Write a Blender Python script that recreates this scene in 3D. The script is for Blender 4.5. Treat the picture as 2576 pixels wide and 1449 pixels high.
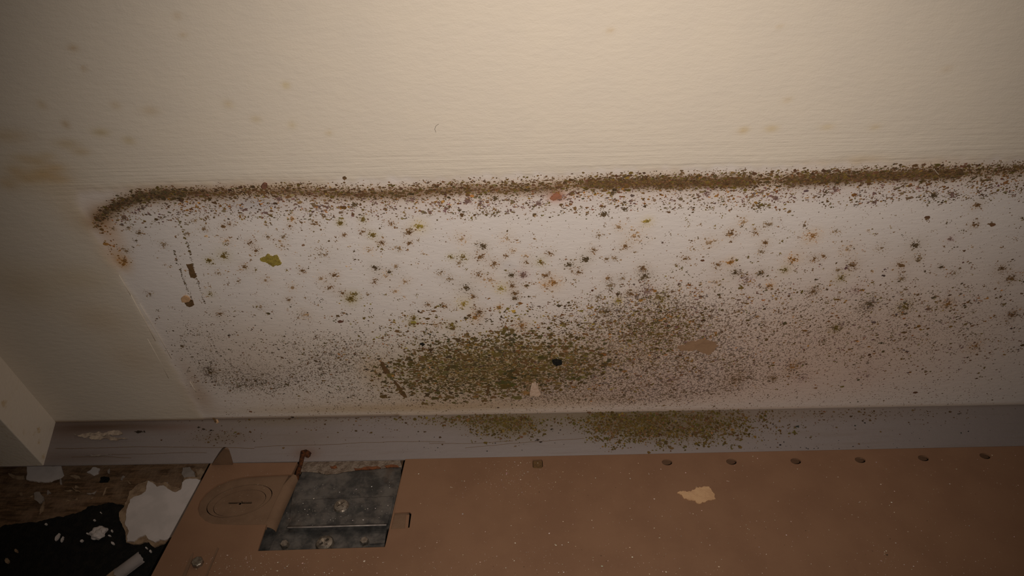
import bpy, bmesh, math, random
import numpy as np
from mathutils import Vector, Matrix

for o in list(bpy.data.objects):
    bpy.data.objects.remove(o, do_unlink=True)
scene = bpy.context.scene
COL = scene.collection
rng = np.random.default_rng(11)
random.seed(5)

# ------------------------------------------------------------------ camera
W, H, FPX = 2576.0, 1449.0, 1750.0
CAM = Vector((0.0, -0.25, 0.3775))
TH, PS, PH = math.radians(44.6), math.radians(1.28), math.asin(0.0362)
Fh = Vector((-math.sin(PS), math.cos(PS), 0)); R0 = Vector((math.cos(PS), math.sin(PS), 0))
CF = Fh * math.cos(TH) + Vector((0, 0, -math.sin(TH)))
U0 = Fh * math.sin(TH) + Vector((0, 0, math.cos(TH)))
CU = R0 * math.sin(PH) + U0 * math.cos(PH)
CR = R0 * math.cos(PH) - U0 * math.sin(PH)
cd = bpy.data.cameras.new('camera'); cam = bpy.data.objects.new('camera', cd); COL.objects.link(cam)
cd.sensor_width = 36.0; cd.lens = FPX / W * 36.0; cd.clip_start = 0.005; cd.clip_end = 20
cam.matrix_world = Matrix(((CR.x, CU.x, -CF.x, CAM.x), (CR.y, CU.y, -CF.y, CAM.y), (CR.z, CU.z, -CF.z, CAM.z), (0, 0, 0, 1)))
scene.camera = cam

# ------------------------------------------------------------------ world, flash, exposure
wd = bpy.data.worlds.new('dim_room'); scene.world = wd; wd.use_nodes = True
wd.node_tree.nodes['Background'].inputs[0].default_value = (1.0, 0.70, 0.44, 1)
wd.node_tree.nodes['Background'].inputs[1].default_value = 0.018
def ray(px, py):
    return CF + CR * ((px - W / 2) / FPX) - CU * ((py - H / 2) / FPX)
fl = bpy.data.lights.new('phone_flash_offscreen', 'SPOT')
fl.energy = 2.85; fl.color = (1.0, 0.885, 0.775); fl.spot_size = math.radians(104); fl.spot_blend = 1.0
fl.shadow_soft_size = 0.003
flo = bpy.data.objects.new('phone_flash_offscreen', fl); COL.objects.link(flo)
flo.location = CAM + CR * 0.021 + CU * -0.008
aim = CAM + ray(1435, 650) * (0.25 / ray(1435, 650).y)
flo.rotation_euler = (aim - flo.location).to_track_quat('-Z', 'Y').to_euler()
scene.view_settings.view_transform = 'Standard'
scene.view_settings.look = 'None'
scene.view_settings.gamma = 1.0
scene.view_settings.use_curve_mapping = False
scene.view_settings.exposure = 0.0

# ------------------------------------------------------------------ planes of the place
SEAM_Z, LED_K, LED_E = 0.023, 0.35, 0.0258          # wall foot, ledge slope, ledge depth
HT_K, HT_Y = 0.1334, -0.0263                        # heater back: slope, far edge
class Frame:
    """plane with origin O, in-plane axes A, B and normal N"""
    def __init__(s, O, A, B):
        s.O, s.A, s.B = Vector(O), Vector(A).normalized(), Vector(B).normalized()
        s.N = s.A.cross(s.B).normalized()
    def hit(s, px, py, off=0.0):
        d = ray(px, py); o = s.O + s.N * off
        t = (o - CAM).dot(s.N) / d.dot(s.N)
        q = CAM + d * t - s.O
        return q.dot(s.A), q.dot(s.B)
    def to3(s, a, b, off=0.0):
        return s.O + s.A * a + s.B * b + s.N * off
    def hits(s, P):
        P = np.asarray(P, float)
        d = (np.array(CF)[None] + np.array(CR)[None] * ((P[:, :1] - W / 2) / FPX) - np.array(CU)[None] * ((P[:, 1:2] - H / 2) / FPX))
        n = np.array(s.N); t = np.dot(np.array(s.O - CAM), n) / (d @ n)
        q = np.array(CAM)[None] + d * t[:, None] - np.array(s.O)[None]
        return np.stack([q @ np.array(s.A), q @ np.array(s.B)], 1)
WALL = Frame((0, 0, 0), (1, 0, 0), (0, 0, 1))                       # N = -Y (into the room)
LEDGE = Frame((0, 0, SEAM_Z), (1, 0, 0), (0, 1, LED_K))
FLOOR = Frame((0, 0, 0), (1, 0, 0), (0, 1, 0))
def at_y(px, py, y):
    d = ray(px, py); return CAM + d * ((y - CAM.y) / d.y)
_p, _q = at_y(1020, 1155, HT_Y), at_y(2576, 1122, HT_Y); _a = (_q - _p).normalized(); _b = Vector((0, 1, -HT_K)); _b = (_b - _a * _b.dot(_a))
HEAT = Frame(_p - _a * (_p.x / _a.x), _a, _b)

# ------------------------------------------------------------------ helpers
def link(name, me, mats, parent=None):
    o = bpy.data.objects.new(name, me); COL.objects.link(o)
    for m in (mats if isinstance(mats, (list, tuple)) else [mats]): me.materials.append(m)
    if parent: o.parent = parent
    return o
def tag(o, label=None, cat=None, group=None, kind=None):
    if label: o['label'] = label
    if cat: o['category'] = cat
    if group: o['group'] = group
    if kind: o['kind'] = kind
    return o
def from_bm(name, bm, mat, parent=None, smooth=False):
    bmesh.ops.recalc_face_normals(bm, faces=bm.faces)
    me = bpy.data.meshes.new(name); bm.to_mesh(me); bm.free()
    if smooth:
        me.polygons.foreach_set('use_smooth', [True] * len(me.polygons))
    return link(name, me, mat, parent)
def empty(name, loc):
    o = bpy.data.objects.new(name, None); COL.objects.link(o); o.location = loc; o.empty_display_size = 0.02
    bpy.context.view_layer.update(); return o
def adopt(o, root):
    o.parent = root; o.matrix_parent_inverse = Matrix.Translation(-root.location); return o
def plate(name, frame, outline, holes, top, thick, mat, bevel=0.0):
    """flat sheet with holes; outline and holes are (a, b) lists on a frame; top = height of its upper face"""
    bm = bmesh.new(); es = []
    for loop in [outline] + list(holes):
        vs = [bm.verts.new((a, b, 0)) for a, b in loop]
        for i in range(len(vs)): es.append(bm.edges.new((vs[i], vs[(i + 1) % len(vs)])))
    bmesh.ops.triangle_fill(bm, use_beauty=True, edges=es, normal=(0, 0, 1))
    r = bmesh.ops.extrude_face_region(bm, geom=list(bm.faces))
    bmesh.ops.translate(bm, vec=(0, 0, -thick), verts=[v for v in r['geom'] if isinstance(v, bmesh.types.BMVert)])
    for v in bm.verts: v.co = frame.to3(v.co.x, v.co.y, v.co.z + top)
    return from_bm(name, bm, mat)
def ragged(pts, n=6, amp=0.12, seed=0, closed=True):
    """roughen an outline: midpoint subdivision with sideways jitter"""
    r = random.Random(seed); P = [tuple(p) for p in pts]
    for it in range(n):
        Q = []; m = len(P)
        for i in range(m if closed else m - 1):
            a, b = P[i], P[(i + 1) % m]; dx, dy = b[0] - a[0], b[1] - a[1]
            j = r.uniform(-amp, amp); Q += [a, ((a[0] + b[0]) / 2 - dy * j, (a[1] + b[1]) / 2 + dx * j)]
        if not closed: Q.append(P[-1])
        P = Q
    return P
def circle_ab(c, r, n=28, r2=None, ph=0.0):
    r2 = r2 or r
    return [(c[0] + r * math.cos(2 * math.pi * i / n + ph), c[1] + r2 * math.sin(2 * math.pi * i / n + ph)) for i in range(n)]
def tube(name, pts, rad, mat, parent=None, n=8):
    """round rod along points; rad is a number or one per point"""
    bm = bmesh.new(); pts = [Vector(p) for p in pts]; rings = []
    rr = rad if isinstance(rad, (list, tuple)) else [rad] * len(pts)
    for i, p in enumerate(pts):
        t = (pts[min(i + 1, len(pts) - 1)] - pts[max(i - 1, 0)]).normalized()
        s = t.cross(Vector((0.3, 0.2, 0.93))).normalized(); u = s.cross(t)
        rings.append([bm.verts.new(p + (s * math.cos(2 * math.pi * k / n) + u * math.sin(2 * math.pi * k / n)) * rr[i]) for k in range(n)])
    for i in range(len(rings) - 1):
        for k in range(n): bm.faces.new((rings[i][k], rings[i][(k + 1) % n], rings[i + 1][(k + 1) % n], rings[i + 1][k]))
    bm.faces.new(rings[0][::-1]); bm.faces.new(rings[-1])
    return from_bm(name, bm, mat, parent, True)

# ------------------------------------------------------------------ materials
class NT:
    def __init__(s, name):
        s.m = bpy.data.materials.new(name); s.m.use_nodes = True; s.t = s.m.node_tree
        s.b = s.t.nodes['Principled BSDF']; s.b.inputs['Specular IOR Level'].default_value = 0.25
    def n(s, typ, **kw):
        nd = s.t.nodes.new(typ)
        for k, v in kw.items():
            if k.startswith('_'): setattr(nd, k[1:], v)
            else: nd.inputs[k.replace('__', ' ')].default_value = v
        return nd
    def l(s, a, b): s.t.links.new(a, b)
    def coords(s, scale=(1, 1, 1), rot=(0, 0, 0)):
        tc = s.n('ShaderNodeTexCoord'); mp = s.n('ShaderNodeMapping')
        mp.inputs['Scale'].default_value = scale; mp.inputs['Rotation'].default_value = rot
        s.l(tc.outputs['Object'], mp.inputs['Vector']); return mp.outputs['Vector']
    def noise(s, scale, detail=3.0, rough=0.55, vec=None):
        nd = s.n('ShaderNodeTexNoise'); nd.inputs['Scale'].default_value = scale; nd.inputs['Detail'].default_value = detail
        nd.inputs['Roughness'].default_value = rough
        s.l(vec if vec is not None else s.coords(), nd.inputs['Vector']); return nd.outputs['Fac']
    def mr(s, v, a, b, c=0.0, d=1.0):
        nd = s.n('ShaderNodeMapRange'); nd.interpolation_type = 'SMOOTHSTEP'
        for i, x in ((1, a), (2, b), (3, c), (4, d)):
            if isinstance(x, (int, float)): nd.inputs[i].default_value = x
            else: s.l(x, nd.inputs[i])
        s.l(v, nd.inputs[0]); return nd.outputs[0]
    def math(s, op, a, b=0.0, clamp=False):
        nd = s.n('ShaderNodeMath', _operation=op); nd.use_clamp = clamp
        for i, x in ((0, a), (1, b)):
            if isinstance(x, (int, float)): nd.inputs[i].default_value = x
            else: s.l(x, nd.inputs[i])
        return nd.outputs[0]
    def mix(s, f, a, b, mode='MIX'):
        nd = s.n('ShaderNodeMix', _data_type='RGBA', _blend_type=mode)
        for i, x in ((0, f), (6, a), (7, b)):
            if isinstance(x, (int, float)): nd.inputs[i].default_value = x
            elif isinstance(x, tuple): nd.inputs[i].default_value = (*x, 1) if len(x) == 3 else x
            else: s.l(x, nd.inputs[i])
        return nd.outputs[2]
    def bump(s, h, strength, dist=0.001, prev=None):
        nd = s.n('ShaderNodeBump'); nd.inputs['Strength'].default_value = strength if isinstance(strength, (int, float)) else 1.0
        if not isinstance(strength, (int, float)): s.l(strength, nd.inputs['Strength'])
        nd.inputs['Distance'].default_value = dist; s.l(h, nd.inputs['Height'])
        if prev is not None: s.l(prev, nd.inputs['Normal'])
        return nd.outputs['Normal']
    def done(s, col=None, normal=None, rough=0.7, metal=0.0):
        if col is not None:
            if isinstance(col, tuple): s.b.inputs['Base Color'].default_value = (*col, 1)
            else: s.l(col, s.b.inputs['Base Color'])
        if normal is not None: s.l(normal, s.b.inputs['Normal'])
        if isinstance(rough, (int, float)): s.b.inputs['Roughness'].default_value = rough
        else: s.l(rough, s.b.inputs['Roughness'])
        s.b.inputs['Metallic'].default_value = metal
        return s.m
def simple(name, c1, c2, scale, rough=0.75, bump=0.3, bd=0.0006, metal=0.0, lo=0.4, hi=0.65, detail=5.0):
    k = NT(name); f = k.mr(k.noise(scale, detail), lo, hi)
    return k.done(k.mix(f, c1, c2), k.bump(k.noise(scale * 4, 3), bump, bd), rough, metal)

def painted_wall(name, cream, white, rough_amt):
    k = NT(name)
    tint = k.n('ShaderNodeAttribute'); tint.attribute_name = 'Tint'
    mask = k.n('ShaderNodeAttribute'); mask.attribute_name = 'Mask'
    sp = k.n('ShaderNodeSeparateColor'); k.l(mask.outputs['Color'], sp.inputs[0])
    crm, dens, brush = sp.outputs
    base = k.mix(crm, white, cream)
    var = k.mr(k.noise(60, 4), 0.3, 0.7, 0.0, 1.0)
    base = k.mix(k.math('MULTIPLY', var, 0.35), base, k.mix(1.0, base, (0.93, 0.94, 0.97), 'MULTIPLY'))
    base = k.mix(1.0, base, tint.outputs['Color'], 'MULTIPLY')
    # fine mould freckles, thicker where the damp map is high
    n1 = k.noise(950, 2.5, 0.6); n2 = k.noise(420, 3.0, 0.65)
    t1 = k.math('SUBTRACT', 0.79, k.math('MULTIPLY', dens, 0.34)); t2 = k.math('SUBTRACT', 0.84, k.math('MULTIPLY', dens, 0.36))
    s1 = k.mr(n1, t1, k.math('ADD', t1, 0.07)); s2 = k.mr(n2, t2, k.math('ADD', t2, 0.06))
    hue = k.mr(k.noise(45, 3), 0.42, 0.60)
    mc = k.mix(hue, (0.16, 0.105, 0.06), (0.20, 0.15, 0.13))
    base = k.mix(k.math('MULTIPLY', s1, 0.72), base, mc)
    base = k.mix(k.math('MULTIPLY', s2, 0.85), base, mc)
    # roller stipple, and long brush strokes next to the cut-in line
    nb = k.bump(k.noise(380, 4, 0.6, k.coords((0.5, 1, 1.2), (0, 0.2, 0))), rough_amt, 0.0008)
    st = k.noise(1.0, 4, 0.6, k.coords((14, 14, 520), (0, 0.012, 0)))
    nb = k.bump(st, k.math('MULTIPLY', brush, 0.8), 0.0007, nb)
    nb = k.bump(k.noise(1500, 2), 0.18, 0.0004, nb)
    if rough_amt > .345:
        gr = k.mr(k.noise(1.0, 4, 0.65, k.coords((22, 420, 420))), 0.50, 0.70); base = k.mix(k.math('MULTIPLY', gr, .28), base, (0.20, 0.155, 0.125))
    return k.done(base, nb, 0.62)
M = {}
M['wall'] = painted_wall('cream_and_white_wall_paint', (0.74, 0.665, 0.565), (0.82, 0.765, 0.735), 0.34)
M['ledge'] = painted_wall('grey_ledge_paint', (0.26, 0.215, 0.19), (0.26, 0.222, 0.212), 0.35)
k = NT('mould'); a = k.n('ShaderNodeAttribute'); a.attribute_name = 'Col'
M['mould'] = k.done(k.mix(k.mr(k.noise(900, 3), 0.35, 0.7, 0, 0.5), a.outputs['Color'], k.mix(1.0, a.outputs['Color'], (0.7, 0.68, 0.62), 'MULTIPLY')), k.bump(k.noise(2200, 3), 0.5, 0.0004), 0.95)
k = NT('casing_paint'); f = k.mr(k.noise(150, 3), 0.54, 0.68); g = k.mr(k.noise(32, 2), 0.40, 0.58)
M['casing'] = k.done(k.mix(k.math('MULTIPLY', k.math('MULTIPLY', f, g), 0.75), (0.86, 0.77, 0.66), (0.60, 0.40, 0.15)), k.bump(k.noise(420, 3), 0.35, 0.0006), 0.55)
k = NT('brown_enamel'); f = k.mr(k.noise(40, 5), 0.35, 0.7); d = k.mr(k.noise(260, 5, 0.7), 0.66, 0.78)
c = k.mix(f, (0.265, 0.150, 0.090), (0.235, 0.130, 0.078)); c = k.mix(k.math('MULTIPLY', d, 0.4), c, (0.10, 0.06, 0.035))
M['heater'] = k.done(c, k.bump(k.noise(1400, 2), 0.12, 0.0003), 0.5)
k = NT('dusty_brown_enamel'); f = k.mr(k.noise(90, 5), 0.35, 0.7)
M['heater_dusty'] = k.done(k.mix(f, (0.225, 0.140, 0.088), (0.180, 0.110, 0.068)), k.bump(k.noise(1500, 3), 0.3, 0.0004), 0.8)
k = NT('galvanised_steel'); f = k.mr(k.noise(130, 6, 0.65), 0.35, 0.65); g = k.mr(k.noise(55, 4), 0.55, 0.75)
c = k.mix(f, (0.10, 0.10, 0.10), (0.24, 0.228, 0.215)); c = k.mix(k.math('MULTIPLY', g, 0.7), c, (0.20, 0.13, 0.08))
M['galv'] = k.done(c, k.bump(k.noise(240, 5), 0.3, 0.0007), k.mr(k.noise(90, 4), 0.3, 0.7, 0.35, 0.6), 0.75)
M['steel'] = simple('dull_bolt_steel', (0.42, 0.38, 0.33), (0.26, 0.22, 0.18), 500, 0.32, 0.3, 0.0003, 0.85)
M['lip'] = simple('worn_bright_steel', (0.42, 0.38, 0.36), (0.30, 0.27, 0.25), 300, 0.5, 0.2, 0.0003, 0.3)
M['rust'] = simple('rust', (0.12, 0.040, 0.013), (0.04, 0.016, 0.009), 600, 0.9, 0.8, 0.0006)
M['tar'] = simple('black_tar', (0.006, 0.006, 0.006), (0.014, 0.012, 0.010), 300, 0.85, 0.8, 0.001)
k = NT('dirty_wood'); f = k.noise(1.0, 5, 0.65, k.coords((60, 420, 200))); g = k.mr(k.noise(80, 5), 0.4, 0.65)
c = k.mix(k.mr(f, 0.38, 0.62), (0.20, 0.118, 0.064), (0.075, 0.042, 0.022)); c = k.mix(k.math('MULTIPLY', g, 0.75), c, (0.23, 0.15, 0.095))
M['wood'] = k.done(c, k.bump(k.noise(500, 5), 0.7, 0.001), 0.85)
M['plaster'] = simple('white_paint_skin', (0.60, 0.54, 0.52), (0.52, 0.47, 0.45), 80, 0.7, 0.2, 0.0005)
M['greyflake'] = simple('grey_paint_skin', (0.33, 0.28, 0.25), (0.26, 0.22, 0.19), 120, 0.75, 0.3, 0.0005)
M['backing'] = simple('torn_paper_backing', (0.34, 0.24, 0.155), (0.22, 0.145, 0.09), 260, 0.9, 0.6, 0.0006)
M['mortar'] = simple('old_mortar', (0.34, 0.26, 0.20), (0.20, 0.14, 0.10), 260, 0.9, 0.9, 0.001)
M['brick'] = simple('crumbled_brick', (0.30, 0.11, 0.045), (0.20, 0.08, 0.04), 300, 0.9, 0.9, 0.001)
M['bare'] = simple('bare_wall_paper', (0.36, 0.225, 0.135), (0.31, 0.19, 0.115), 200, 0.9, 0.3, 0.0005)
M['bare_dark'] = simple('brown_scab', (0.17, 0.095, 0.04), (0.12, 0.07, 0.03), 500, 0.9, 0.5, 0.0005)
M['tanflake'] = simple('tan_paint_flake', (0.62, 0.40, 0.225), (0.55, 0.34, 0.19), 300, 0.8, 0.4, 0.0005)
M['yellow'] = simple('yellow_mould', (0.42, 0.33, 0.07), (0.27, 0.20, 0.045), 600, 0.35, 0.8, 0.0006)
M['black'] = simple('black_mould', (0.012, 0.012, 0.012), (0.03, 0.027, 0.02), 800, 0.9, 0.9, 0.0008)
M['dark'] = simple('dark_crack', (0.03, 0.02, 0.013), (0.05, 0.033, 0.02), 300, 0.95, 0.1)
M['hair'] = simple('dark_hair', (0.05, 0.04, 0.035), (0.10, 0.08, 0.06), 300, 0.8, 0.1)
M['creamridge'] = simple('cream_paint_ridge', (0.74, 0.665, 0.555), (0.70, 0.63, 0.53), 90, 0.6, 0.2)
M['peel'] = simple('peeling_ledge_paint', (0.50, 0.40, 0.31), (0.26, 0.20, 0.16), 220, 0.8, 0.6, 0.0006)
M['crumb'] = simple('plaster_crumb', (0.72, 0.55, 0.43), (0.60, 0.43, 0.32), 500, 0.85, 0.6, 0.0005)

# ------------------------------------------------------------------ grids with damp maps
def axis(lo, hi, step, far_lo, far_hi):
    a = np.arange(lo, hi + step / 2, step)
    l = lo - np.geomspace(0.004, lo - far_lo, 14)[::-1] if far_lo < lo else np.array([])
    h = hi + np.geomspace(0.004, far_hi - hi, 14) if far_hi > hi else np.array([])
    return np.concatenate([l, a, h])
def grid_mesh(name, co, nu, nv, mats, tint, mask):
    me = bpy.data.meshes.new(name)
    i = np.arange(nv - 1)[:, None] * nu + np.arange(nu - 1)[None]
    f = np.stack([i, i + 1, i + nu + 1, i + nu], -1).reshape(-1, 4)
    me.vertices.add(len(co)); me.vertices.foreach_set('co', co.astype(np.float32).ravel())
    me.loops.add(f.size); me.loops.foreach_set('vertex_index', f.astype(np.int32).ravel())
    me.polygons.add(len(f)); me.polygons.foreach_set('loop_start', np.arange(0, f.size, 4, dtype=np.int32))
    me.polygons.foreach_set('use_smooth', np.ones(len(f), bool))
    me.update(calc_edges=True)
    for nm, arr in (('Tint', tint), ('Mask', mask)):
        at = me.color_attributes.new(nm, 'FLOAT_COLOR', 'POINT')
        at.data.foreach_set('color', np.concatenate([arr, np.ones((len(arr), 1))], 1).astype(np.float32).ravel())
    return link(name, me, mats)
def seg_dist(U, V, poly, closed):
    D = np.full(U.shape, 1e9); n = len(poly)
    for i in range(n if closed else n - 1):
        a, b = poly[i], poly[(i + 1) % n]; d = b - a; L = d @ d + 1e-12
        t = np.clip(((U - a[0]) * d[0] + (V - a[1]) * d[1]) / L, 0, 1)
        D = np.minimum(D, np.hypot(U - a[0] - t * d[0], V - a[1] - t * d[1]))
    return D
def inside(U, V, poly):
    r = np.zeros(U.shape, bool); n = len(poly)
    for i in range(n):
        (x1, y1), (x2, y2) = poly[i], poly[(i + 1) % n]
        c = ((y1 > V) != (y2 > V)) & (U < (x2 - x1) * (V - y1) / (y2 - y1 + 1e-15) + x1); r ^= c
    return r
class Damp:
    """soft stains (multiply colour) and speck density over a grid"""
    def __init__(s, fr, U, V):
        s.fr, s.U, s.V = fr, U, V; s.tint = np.ones((U.size, 3)); s.dens = np.zeros(U.size)
    def g(s, px, py, rx, ry):
        c = s.fr.hit(px, py); ax = s.fr.hit(px + rx, py); ay = s.fr.hit(px, py + ry)
        ra, rb = abs(ax[0] - c[0]) + 1e-6, abs(ay[1] - c[1]) + 1e-6
        return np.exp(-0.5 * (((s.U - c[0]) / ra) ** 2 + ((s.V - c[1]) / rb) ** 2))
    def stain(s, px, py, rx, ry, col, amt):
        s.tint *= 1 - (amt * s.g(px, py, rx, ry))[:, None] * (1 - np.array(col))[None]
    def damp(s, px, py, rx, ry, amt): s.dens += amt * s.g(px, py, rx, ry)
    def band(s, pts, w, col, amt, dn=0.0):
        D = seg_dist(s.U, s.V, s.fr.hits(pts), False); q = np.exp(-0.5 * (D / w) ** 2)
        s.tint *= 1 - (amt * q)[:, None] * (1 - np.array(col))[None]; s.dens += dn * q

BAND = [(236, 562), (262, 535), (300, 514), (345, 497), (420, 486), (520, 487), (620, 480), (760, 479), (900, 487), (1000, 484), (1150, 473), (1300, 473),
        (1450, 463), (1600, 458), (1700, 456), (1800, 456), (1950, 452), (2100, 445), (2200, 440), (2300, 437), (2400, 434), (2576, 425), (2800, 415), (3400, 390), (3900, 368)]
EDGE = [(4000, 338), (3300, 368), (2900, 386), (2576, 400), (2300, 405), (2000, 413), (1500, 431), (1000, 449), (600, 462), (330, 470), (215, 478), (196, 500), (212, 540), (245, 600), (292, 670),
        (340, 745), (385, 830), (430, 905), (468, 975), (496, 1026), (512, 1049)]
# colonies read off the photograph: (px, py, radius px, darkness, colour key)
COLON = [
 (351,585,13,.6,'g'),(514,575,13,.8,'g'),(473,586,11,.6,'g'),(412,615,12,.7,'g'),(563,569,12,.6,'b'),(578,563,9,.6,'b'),(563,643,16,.9,'o'),(526,655,10,.9,'o'),
 (572,605,16,.5,'t'),(630,610,14,.7,'b'),(645,631,11,.7,'b'),(616,672,15,.7,'b'),(674,595,10,.6,'g'),(715,595,11,.7,'g'),(729,569,8,.7,'b'),(735,550,10,.6,'r'),
 (790,564,11,.6,'b'),(855,559,9,.7,'o'),(866,591,8,.7,'b'),(709,617,13,.5,'t'),(817,640,30,.5,'g'),(808,700,13,.6,'t'),(843,692,12,.8,'b'),(831,723,15,.7,'b'),
 (761,681,9,.9,'b'),(549,687,14,.5,'g'),(668,704,16,.5,'t'),(598,707,10,.5,'g'),(735,723,13,.5,'t'),(528,739,10,.6,'o'),(726,754,9,.8,'b'),(767,791,16,.6,'t'),
 (552,789,14,.6,'b'),(881,752,14,.9,'o'),(656,773,14,.5,'g'),(316,630,11,.7,'g'),(313,656,12,.9,'r'),(377,739,10,.5,'g'),(325,572,10,.5,'g'),(284,575,8,.6,'g'),
 (491,554,10,.5,'g'),(857,560,8,.8,'o'),(913,550,12,.7,'o'),(985,562,11,.7,'b'),(1055,568,17,.8,'y'),(1028,583,14,.9,'b'),(937,591,12,.9,'o'),(913,581,12,.6,'b'),
 (959,610,11,.9,'b'),(1030,610,8,.9,'b'),(1002,624,14,.7,'g'),(928,628,14,.5,'t'),(1162,600,18,.6,'t'),(1276,600,20,.5,'t'),(1215,619,14,.95,'k'),(1208,646,17,.8,'b'),
 (1165,646,13,.8,'o'),(1134,646,8,.9,'o'),(1154,662,10,.7,'g'),(1244,662,15,.8,'b'),(1272,643,9,.7,'b'),(1292,631,9,.6,'t'),(1322,643,12,.5,'t'),(1383,638,12,.7,'b'),
 (1360,659,12,.9,'o'),(1325,661,12,.6,'b'),(1431,666,14,.95,'k'),(1474,652,17,.9,'k'),(1527,651,8,.8,'g'),(1548,649,10,.8,'g'),(1596,595,30,.55,'t'),(1573,619,14,.7,'b'),
 (1507,591,12,.6,'g'),(1556,572,12,.7,'t'),(1629,557,12,.8,'y'),(1493,628,13,.6,'b'),(944,674,16,.8,'k'),(979,684,7,.9,'k'),(995,671,12,.6,'g'),(970,694,16,.5,'t'),
 (1018,707,14,.6,'t'),(942,710,11,.6,'b'),(1107,687,12,.7,'g'),(1130,700,16,.7,'g'),(1203,690,15,.7,'b'),(1234,704,20,.6,'t'),(1287,692,14,.9,'k'),(1317,690,15,.95,'p'),
 (1375,692,13,.8,'b'),(1391,712,19,.95,'r'),(1370,716,10,.6,'r'),(1454,684,13,.9,'b'),(1173,723,22,.85,'k'),(1261,725,15,.8,'y'),(1289,718,12,.95,'b'),(1322,718,8,.7,'b'),
 (1295,738,12,.9,'b'),(1297,751,9,.9,'k'),(1191,746,9,.9,'b'),(883,751,12,.95,'o'),(893,740,10,.9,'o'),(863,737,11,.7,'b'),(926,740,11,.5,'g'),(994,732,12,.5,'t'),
 (1076,766,12,.7,'b'),(1116,768,13,.8,'b'),(1167,763,17,.7,'y'),(1256,773,8,.95,'r'),(1206,784,16,.9,'b'),(1196,797,14,.9,'r'),(1041,801,10,.9,'o'),(1038,813,13,.9,'o'),
 (1097,816,17,.6,'t'),(1137,819,13,.9,'o'),(1312,819,16,.8,'r'),(1536,717,15,.8,'g'),(1531,699,10,.7,'b'),(1622,694,20,.95,'k'),(1616,675,13,.9,'b'),(1566,699,12,.7,'g'),
 (1556,756,10,.9,'y'),(1660,750,14,.95,'o'),(1627,733,16,.8,'p'),(1586,737,12,.9,'b'),(1526,784,13,.95,'k'),(1505,748,10,.8,'g'),(1785,610,20,.7,'t'),(1839,587,15,.9,'b'),
 (1870,557,16,.6,'t'),(1931,565,16,.7,'g'),(1901,584,13,.6,'b'),(1923,611,12,.8,'b'),(1914,633,12,.7,'g'),(2043,595,19,.9,'r'),(2101,581,11,.6,'g'),(2132,628,20,.55,'t'),
 (2217,623,16,.55,'g'),(2302,616,18,.85,'k'),(1996,652,18,.8,'r'),(2048,650,12,.9,'b'),(2072,644,9,.7,'b'),(2144,668,18,.95,'b'),(2266,667,16,.85,'b'),(2309,649,14,.8,'g'),
 (2367,671,7,.95,'k'),(2452,565,12,.8,'b'),(2390,601,10,.6,'p'),(2458,516,14,.9,'b'),(1850,686,15,.95,'k'),(1914,686,13,.9,'k'),(1838,659,12,.9,'r'),(1805,667,14,.8,'b'),
 (1724,650,12,.7,'b'),(1975,679,12,.9,'o'),(1880,703,19,.6,'p'),(1802,710,18,.5,'t'),(2115,700,13,.9,'o'),(2108,679,8,.8,'g'),(2152,730,18,.55,'p'),(1938,718,10,.9,'r'),
 (2047,732,13,.9,'b'),(2268,700,13,.8,'g'),(2401,688,13,.6,'g'),(2520,676,16,.85,'b'),(2543,700,18,.85,'b'),(2186,764,19,.85,'k'),(2384,764,14,.9,'r'),(2547,791,15,.9,'b'),
 (2103,826,13,.9,'o'),(2275,771,17,.9,'o'),(1076,838,6,.3,'g'),(1686,955,14,.85,'p'),(1850,953,18,.9,'b'),(1995,923,16,.7,'r'),(2452,870,16,.6,'r'),(1945,952,10,.8,'b'),
 (2020,950,18,.45,'p'),(2180,945,30,.4,'p'),(527,935,17,.85,'k'),(1403,487,6,.8,'r')]
PAL = {'g': (.27, .185, .11), 'b': (.20, .112, .05), 't': (.38, .255, .15), 'o': (.185, .125, .032), 'k': (.13, .088, .046), 'y': (.32, .235, .05), 'r': (.33, .16, .045), 'p': (.24, .15, .13)}
HALO = {'g': (.80, .78, .74), 'b': (.80, .72, .62), 't': (.86, .77, .66), 'o': (.78, .74, .52), 'k': (.76, .72, .64), 'y': (.90, .80, .48), 'r': (.92, .76, .55), 'p': (.86, .74, .72)}

# ------------------------------------------------------------------ wall
ua = axis(-0.345, 0.345, 0.0013, -1.6, 1.6); va = axis(0.0195, 0.292, 0.0013, 0.0195, 1.5)
if va[0] > 0.0195: pass
U, V = np.meshgrid(ua, va); U, V = U.ravel(), V.ravel()
E = WALL.hits(EDGE); R1 = np.array([[2.0, E[0, 1]], [2.0, 0.0]]); Epoly = np.concatenate([E[::1], np.array([[E[-1, 0] + .002, 0.0], [2.0, 0.0], [2.0, E[0, 1]]])])
ins = inside(U, V, Epoly); de = seg_dist(U, V, E, False)
wob = 0.0008 * np.sin(U * 310 + 3 * np.sin(U * 90)) + 0.0006 * np.sin(U * 890 + V * 400)
sd = np.where(ins, -de, de) + wob
cream = 1 / (1 + np.exp(-sd / 0.0007))
dm = Damp(WALL, U, V)
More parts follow.
